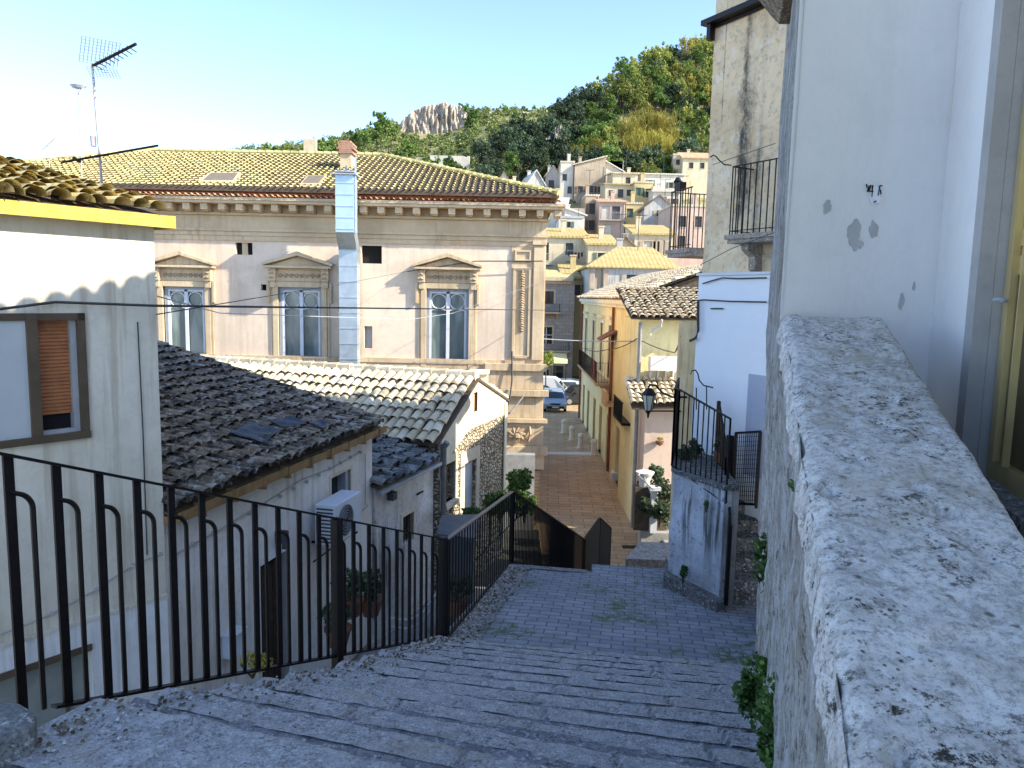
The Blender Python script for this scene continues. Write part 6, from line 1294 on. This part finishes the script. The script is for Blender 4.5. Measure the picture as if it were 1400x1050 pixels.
town('long low cream house with white roof left of the grey gable house', 695, 721, 255, 268, 120, m_tc, m_rw, 'mono', [(.3, .5, .9, .9), (.7, .5, .9, .9)], 6, .1, 5, 1.4)
town('small orange brown tower house against the dark trees', 685, 696, 224, 240, 134, m_tp, m_ro, 'flat', [(.5, .4, .7, .9)], 4)
town('grey green block beside the small orange tower house', 697, 709, 223, 246, 136, m_tg, m_rs, 'flat', [(.5, .4, .7, .9)], 5)
town('small yellow house with flat terrace roof at the left end of the hill town', 671, 684.5, 232, 250, 131, m_ty, m_ro, 'flat', [(.5, .5, .8, 1)], 5)
town('tiny beige cottage with an ochre roof just over the palace hip, leftmost', 655, 670, 243, 256, 128, m_tc, m_ro, 'mono', [(.3, .5, .7, .8), (.7, .5, .7, .8)], 5, 0, 5, .8)
town('white cottage with grey stone gable between the yellow and cream cottages', 684, 694, 243, 262, 126, m_tw, m_rd, 'gable', [(.5, .6, .7, .8)], 6, 0, 5, 1)
town('broad blank white house with white sloping roof behind the palace cornice', 740, 772, 285, 310, 100, m_tw, m_rw, 'mono', [], 10, -.1, 5, 2.6)
town('bright white blank house joined right of the broad white house', 772.5, 800, 284, 306, 98, m_tw, m_rw, 'side', [], 9, .1, 5, -1.0)
town('small white house with one little dark window under a grey roof', 764, 797, 298, 320, 92, m_tw, m_tg, 'flat', [(.42, .4, .55, .8)], 6)
town('cream house with ochre roof and laundry balcony right of the palace corner', 738, 802, 324, 376, 74, m_tc, m_ro, 'mono', [(.11, .38, 1.0, 1.9), (.64, .30, .95, 1.3)], 7, 0, 9, 1.4, balc=[(.05, .3, .7), (.58, .76, .60)])
town('small cream house with an arched recess under an ochre roof, right of the laundry house', 804.5, 842, 334, 370, 71, m_tc, m_ro, 'mono', [(.5, .55, .95, 1.3)], 6, 0, 8, 1.3)
town('narrow brown house squeezed between the white blocks and the pink house', 801, 819, 268, 325, 104, m_tb, m_rs, 'flat', [(.5, .3, 1.0, 1.6), (.5, .7, 1, 1.5)], 7)
town('pink house with wide white loggia balcony under a salmon tiled roof', 820, 855, 276, 325, 99, m_tp, m_rr, 'mono', [(.25, .30, 1.3, 1.9), (.65, .30, 1.3, 1.9), (.35, .78, 1.2, 1.6)], 7, 0, 6, 1.2, balc=[(.0, 1, .5)], shut=m_tw)
town('narrow pale green yellow house joined right of the pink house', 856, 879, 279, 306, 99.5, m_ty, m_rs, 'flat', [(.25, .45, 1, 1.3)], 7, shut=m_sh)
town('flat roofed cream house on the upper terrace with one dark window', 838, 872, 237, 256, 117, m_tc, m_rs, 'mono', [(.62, .5, .9, 1.1)], 7, 0, 5, .8)
town('lower cream terrace house with three dark openings above the salmon roof', 828, 866, 252, 274, 112, m_tc, m_ro, 'mono', [(.2, .55, .8, 1), (.55, .55, 1, 1.4), (.85, .5, .8, 1)], 7, 0, 5, 1.0)
town('yellow house with drainpipe and green shuttered windows in mid slope', 868, 893, 250, 284, 110, m_ty, m_rs, 'flat', [(.2, .35, .9, 1.3), (.75, .4, .9, 1.4)], 8, shut=m_sh)
town('white house with wide pale roof terrace near the top right of the town', 878, 935, 238, 262, 122, m_tw, m_rw, 'mono', [(.2, .5, .8, 1), (.7, .6, .8, 1)], 8, 0, 6, 1.0)
town('topmost cream house with two windows beside the tall house wall', 934, 972, 216, 236, 128, m_tc, m_rr, 'saddle', [(.3, .5, .9, 1.1), (.7, .5, .9, 1.1)], 7, 0, 6, 1.4)
town('small cream side wing left of the topmost cream house', 921, 933.5, 212, 236, 130, m_tc, m_rs, 'flat', [(.5, .4, .8, 1)], 6)
town('pale house partly behind the far balcony bars, upper one', 893.5, 930, 262, 292, 106, m_tw, m_rs, 'mono', [(.3, .4, .9, 1.2), (.75, .5, .9, 1.3)], 7, 0, 6, 1.0)
town('pinkish house behind the far balcony bars, lower one', 918, 972, 282, 350, 88, m_tp, m_rs, 'flat', [(.3, .3, 1, 1.4), (.3, .7, 1, 1.4), (.7, .3, 1, 1.4)], 8)
town('grey stone gable barn with a small dark window above a shaded band', 881, 921, 284, 302, 96, m_tg, m_rd, 'gable', [(.5, .4, .7, .8)], 8, 0, 4, 1.5)
town('cream house with paired white windows behind the big ochre hip roof', 868, 921, 320, 352, 78, m_tc, m_ro, 'mono', [(.34, .55, 1.0, 1.4), (.68, .55, .9, 1.4), (.84, .55, .9, 1.4)], 7, 0, 7, 1.5, shut=m_tw)
town('low dark roofed store between the small cream house and the paired window house', 842, 867, 336, 350, 74, m_tb, m_rd, 'gable', [], 7, 0, 6, .8)
town('large house with bright ochre hipped roof above the yellow street house', 806, 925, 364, 420, 60, m_tg, m_ro, 'hip', [(.11, .3, .8, 1.8), (.5, .35, 1.2, 1.2)], 9, 0, 9, 1.9, shut=m_tb)
town('small house with mottled ochre roof beside the stone building', 772, 806, 380, 420, 65.5, m_ty, m_ro, 'mono', [(.5, .4, .8, 1)], 7, 0, 8, 1.5)
town('flat roofed white dormer block on the long tiled roof beside the tall house', 901, 936, 388, 396, 33, m_tw, m_tw, 'flat', [(.25, .75, .35, .3), (.6, .75, .35, .3)], 1.5, 0, 1.5, cat='dormer')
# laundry on the cream house balcony
m_ = M(); c = P(786, 350, 73); 
for i in range(5): m_.box(c.x-.7+i*.3, c.x-.5+i*.3, 73-.85, 73-.83, c.z-.1-(i % 2)*.2, c.z+.3)
m_.build('laundry', m_cloth, label='dark and white washing hung at the balcony of the cream laundry house', cat='laundry')
# long pale terrace walls on the far hill
for i, (a, b, y, d, lb) in enumerate(((588, 642, 215, 230, 'long white terrace wall low on the far hill'), (512, 540, 196, 290, 'short pale terrace wall higher on the far hill'), (415, 432, 200, 250, 'pale ruined tower stub on the skyline of the far hill'))):
    A_, B_ = P(a, y, d), P(b, y, d); m_ = M(); m_.box(A_.x, B_.x, d, d+1.5, A_.z-3.5, A_.z+(.6 if i < 2 else 2.5)); 
    m_.build('terrace_wall', m_tw if i == 0 else m_tc, label=lb, cat='wall')
# ================================================================== CLIFFS
def cliff(px0, px1, topfn, d, base, name, seed, nu=80, nv=26, depth=14):
    m_ = M()
    def fn(f, g):
        px = px0+(px1-px0)*f; zt = P(px, topfn(px), d).z; zb_ = P(px, base, d).z; z = zb_+(zt-zb_)*min(1, g*1.25); u = (px-700)/FPX
        n1 = mnoise.noise(Vector((px*.10, z*.12, seed)))*3+mnoise.noise(Vector((px*.35, z*.35, seed)))*1.6+abs(mnoise.noise(Vector((px*.16, z*.03, seed+4))))*3; n1 *= 1-max(0, g-.6)*1.8
        dd = d+n1-3+(depth*(g-.8)*5 if g > .8 else 0)+(1-g)*-3; 
        if g > .8: z = zt+mnoise.noise(Vector((px*.3, g*9, seed)))*1.2-(g-.8)*5
        else: z += mnoise.noise(Vector((px*.5, g*20, seed)))*.5
        return (u*dd, dd, z)
    m_.grid(fn, nu, nv); m_.build(name, m_rock, kind='structure')
cliff(540, 634, lambda p: interp(p, [(540, 178), (550, 164), (562, 153), (580, 146), (600, 143), (620, 146), (630, 150), (640, 170)])+2*mnoise.noise(Vector((p*.2, 1, 1))), 318, 190, 'cliff', 1)
cliff(652, 684, lambda p: interp(p, [(652, 166), (658, 156), (675, 155), (684, 168)]), 326, 176, 'small_cliff', 2, 30, 14, 8)
cliff(698, 762, lambda p: interp(p, [(698, 166), (706, 156), (740, 153), (756, 156), (764, 170)])+2*mnoise.noise(Vector((p*.3, 1, 1))), 330, 172, 'long_cliff', 3, 50, 14, 8)
cliff(738, 758, lambda p: interp(p, [(738, 196), (748, 182), (758, 176)]), 150, 200, 'near_rock', 5, 20, 12, 4)
cliff(765, 800, lambda p: interp(p, [(765, 166), (780, 154), (800, 148)]), 192, 176, 'slope_rock', 6, 24, 12, 4)
# ================================================================== TREES
def make_tree(name, label, cat, group, mat, rad, n, size, seed, lumps=12, trunk=1.6, asp=.7):
    t = thing(name, label, cat, (0, 0, -500), 0, group); F = tframe(t); rg = random.Random(seed)
    m_ = M(F)
    for q in range(3):
        m_.leaves((rg.uniform(-.35, .35)*rad[0], rg.uniform(-.35, .35)*rad[1], trunk+rad[2]*(.6+.42*q)), (rad[0]*(1-.22*q), rad[1]*(1-.22*q), rad[2]*.66), n//3, size*rg.uniform(.8, 1.1), rg, lumps+4, 1, asp, (.35, 1.0, .16, .42))
    m_.build('crown', mat, t); m_ = M(F)
    m_.tube([(0, 0, -1.5), (.1, 0, trunk), (.2, .1, trunk+rad[2]*.8)], [.28, .2, .08], 6)
    for q in range(5): a = q*1.3; m_.tube([(.1, 0, trunk*.9), (math.cos(a)*rad[0]*.4, math.sin(a)*rad[1]*.4, trunk+rad[2]*.6), (math.cos(a)*rad[0]*.7, math.sin(a)*rad[1]*.7, trunk+rad[2]*.9)], [.12, .07, .03], 5)
    m_.build('trunk', m_bark, t); return t
GT = 'trees on the wooded hillside'
kinds = {
 'b': make_tree('hillside_tree', 'bright yellow green leafy tree on the wooded hillside', 'tree', GT, m_lbright, (3.4, 3.2, 3.2), 2600, .42, 1),
 'm': make_tree('hillside_tree', 'mid green rounded tree on the wooded hillside', 'tree', GT, m_lmid, (3.4, 3.4, 3.0), 2600, .42, 2),
 'd': make_tree('hillside_tree', 'dark green dense tree on the wooded hillside', 'tree', GT, m_ldark, (3.2, 3.2, 2.8), 2600, .42, 3),
 'y': make_tree('hillside_tree', 'autumn yellow tree on the wooded hillside', 'tree', GT, m_lyel, (2.6, 2.6, 3.0), 1800, .40, 4),
}
used = set()
def put(kd, px, d, sc=1.0, z=None, rz=None, label=None, group=None):
    u = (px-700)/FPX; zz = zn(px, d) if z is None else z
    loc = Vector((u*d, d, zz-.4)); rz = rnd.uniform(0, 6.28) if rz is None else rz
    if kd not in used:
        used.add(kd); t = kinds[kd]; t.matrix_basis = Matrix.Translation(loc) @ Matrix.Rotation(rz, 4, 'Z') @ Matrix.Scale(sc, 4)
        if label: t['label'] = label
    else: t = dup(kinds[kd], loc, rz, label, group, sc)
    return t
R2 = random.Random(21)
def front(px): return interp(px, [(560, 112), (650, 126), (700, 136), (760, 138), (830, 134), (900, 134), (960, 138), (1200, 140)])
cnt = 0
for px in range(648, 1010, 9):
    f0 = front(px); d = f0
    while d < 236:
        E = (406-interp(px, TOPN))/FPX
        if zn(px, d)/d > E*.995 and d > f0+4 and R2.random() < .75: 
            kd = R2.choice('bbmmyb') if px > 850 else R2.choice('dmbd'); put(kd, px+R2.uniform(-4, 4), d, R2.uniform(.7, 1.05)*(.6 if px < 800 else .95)); cnt += 1; break
        pyv = 406+.02*(px-700)-(zn(px, d)+3)/d*FPX
        if 826 < px < 906 and 160 < pyv < 212: d += 9; continue
        if px < 790: kd = R2.choice('ddddmd')
        elif px < 850: kd = R2.choice('mmbddb')
        else: kd = R2.choice('bbmdmybb')
        put(kd, px+R2.uniform(-5, 5), d+R2.uniform(-3, 3), R2.uniform(.62, 1.0)); cnt += 1; d += R2.uniform(9, 14)
print('trees', cnt)
put('b', 876, 127, .95, label='bright green tree in front of the yellow canes, above the terraced cream houses')
put('d', 925, 136, 1.25, label='large bluish dark green round tree beside the tall house wall, above the topmost house')
# cane clumps
def make_cane():
    t = thing('cane_clump', 'tall yellow giant cane clump standing upright on the hillside', 'cane clump', (0, 0, -500), 0, 'yellow canes above the apartment house'); F = tframe(t); m_ = M(F); rg = random.Random(5)
    for i in range(260):
        x, y = rg.gauss(0, 1.3), rg.gauss(0, .8); h = rg.uniform(3.5, 6.5); lx, ly = rg.gauss(0, .5), rg.gauss(0, .4)
        a = Vector((x, y, 0)); b = Vector((x+lx, y+ly, h)); w_ = Vector((.05, 0, 0)); m_.poly([a-w_, a+w_, b+w_*.4, b-w_*.4])
        for q in range(7):
            p = lerp(a, b, rg.uniform(.25, 1)); e = Vector((rg.gauss(0, .6), rg.gauss(0, .6), rg.uniform(.1, .9))); s2 = e.cross(Vector((0, 0, 1))).normalized()*.07; m_.poly([p, p+e*.5+s2, p+e, p+e*.5-s2])
    m_.build('stalks', m_lyel, t); return t
cn0 = make_cane(); first = True
for px, d, sc in ((832, 137, .9), (844, 138, 1.1), (855, 139, 1.2), (866, 138, 1.0), (878, 140, 1.2), (888, 139, 1.15), (896, 141, .95), (850, 145, 1.3), (870, 147, 1.4), (886, 147, 1.3), (782, 140, .9), (802, 142, .9)):
    loc = Vector(((px-700)/FPX*d, d, zn(px, d)-.3))
    if first: cn0.matrix_basis = Matrix.Translation(loc) @ Matrix.Scale(sc, 4); first = False
    else: dup(cn0, loc, R2.uniform(0, 6), None, None, sc)
# skyline trees of the far hill
far_t = make_tree('skyline_tree', 'small dark tree on the skyline of the far hill', 'tree', 'trees along the far skyline', m_lmid, (3.6, 3.2, 2.8), 900, .7, 11, 10, 1.2)
SK = [(352, 212, 255, 1.0), (372, 205, 260, 1.5), (386, 208, 262, 1.1), (402, 206, 262, 1.2), (440, 204, 262, 1.5), (462, 203, 265, 1.0), (484, 196, 270, 1.2), (500, 190, 280, 1.1), (524, 178, 295, 1.5), (516, 184, 290, 1.1), (536, 184, 300, 1.1), (632, 156, 325, 1.2), (638, 160, 320, 1.2), (646, 172, 300, 1.4), (690, 158, 330, 1.0), (722, 158, 330, .9), (585, 225, 215, 1.3), (560, 200, 250, 1.1), (470, 225, 235, 1.2), (620, 225, 215, 1.2)]
for i, (px, py, d, sc) in enumerate(SK):
    p = P(px, py+6, d); loc = Vector((p.x, d, min(p.z, zf(px, d)+1.5)-1.2))
    if i == 0: far_t.matrix_basis = Matrix.Translation(loc) @ Matrix.Scale(sc, 4)
    else: dup(far_t, loc, R2.uniform(0, 6), None, None, sc)
# scrub covering the far hill and the gaps between houses
m_ = M(); rg = random.Random(9)
for i in range(2600):
    px = rg.uniform(300, 800); d = rg.uniform(165, 338); u = (px-700)/FPX; z = zf(px, d); r_ = rg.uniform(.8, 2.6)
    if 545 < px < 640 and d > 300: continue
    m_.leaves((u*d, d, z+r_*.5), (r_, r_, r_*.8), int(26+r_*16), .75, rg, 4, 1, .7)
m_.build('scrub', m_lscrub, kind='stuff', label='mixed green and straw scrub covering the far hill', cat='scrub')
m_ = M()
for i in range(420):
    px = rg.uniform(640, 1000); d = rg.uniform(66, 138); u = (px-700)/FPX; z = zn(px, d); r_ = rg.uniform(.4, 1.2)
    m_.leaves((u*d, d, z+r_*.4), (r_, r_, r_*.8), 40, .32, rg, 4, 1, .7)
for i in range(420):
    px = rg.uniform(640, 1000); d = rg.uniform(134, 200); u = (px-700)/FPX; z = zn(px, d); r_ = rg.uniform(.8, 2.0)
    m_.leaves((u*d, d, z+r_*.4), (r_, r_, r_*.8), 60, .45, rg, 5, 1, .7)
m_.build('hill_bushes', m_lmid, kind='stuff', label='low green bushes between the hillside houses and trees', cat='bushes')
# street tree in front of the stone building
st_t = thing('street_tree', 'small bright green tree in front of the stone building at the street end', 'tree', P(746, 520, 56)); c = Vector(P(747, 489, 56)); m_ = M(); m_.leaves(c, (.75, .8, .95), 1100, .16, random.Random(3), 9); m_.build('crown', m_lbright, st_t); m_ = M(); m_.tube([(c.x, c.y, -8.2), (c.x, c.y, c.z)], [.07, .04], 6); m_.build('trunk', m_bark, st_t)
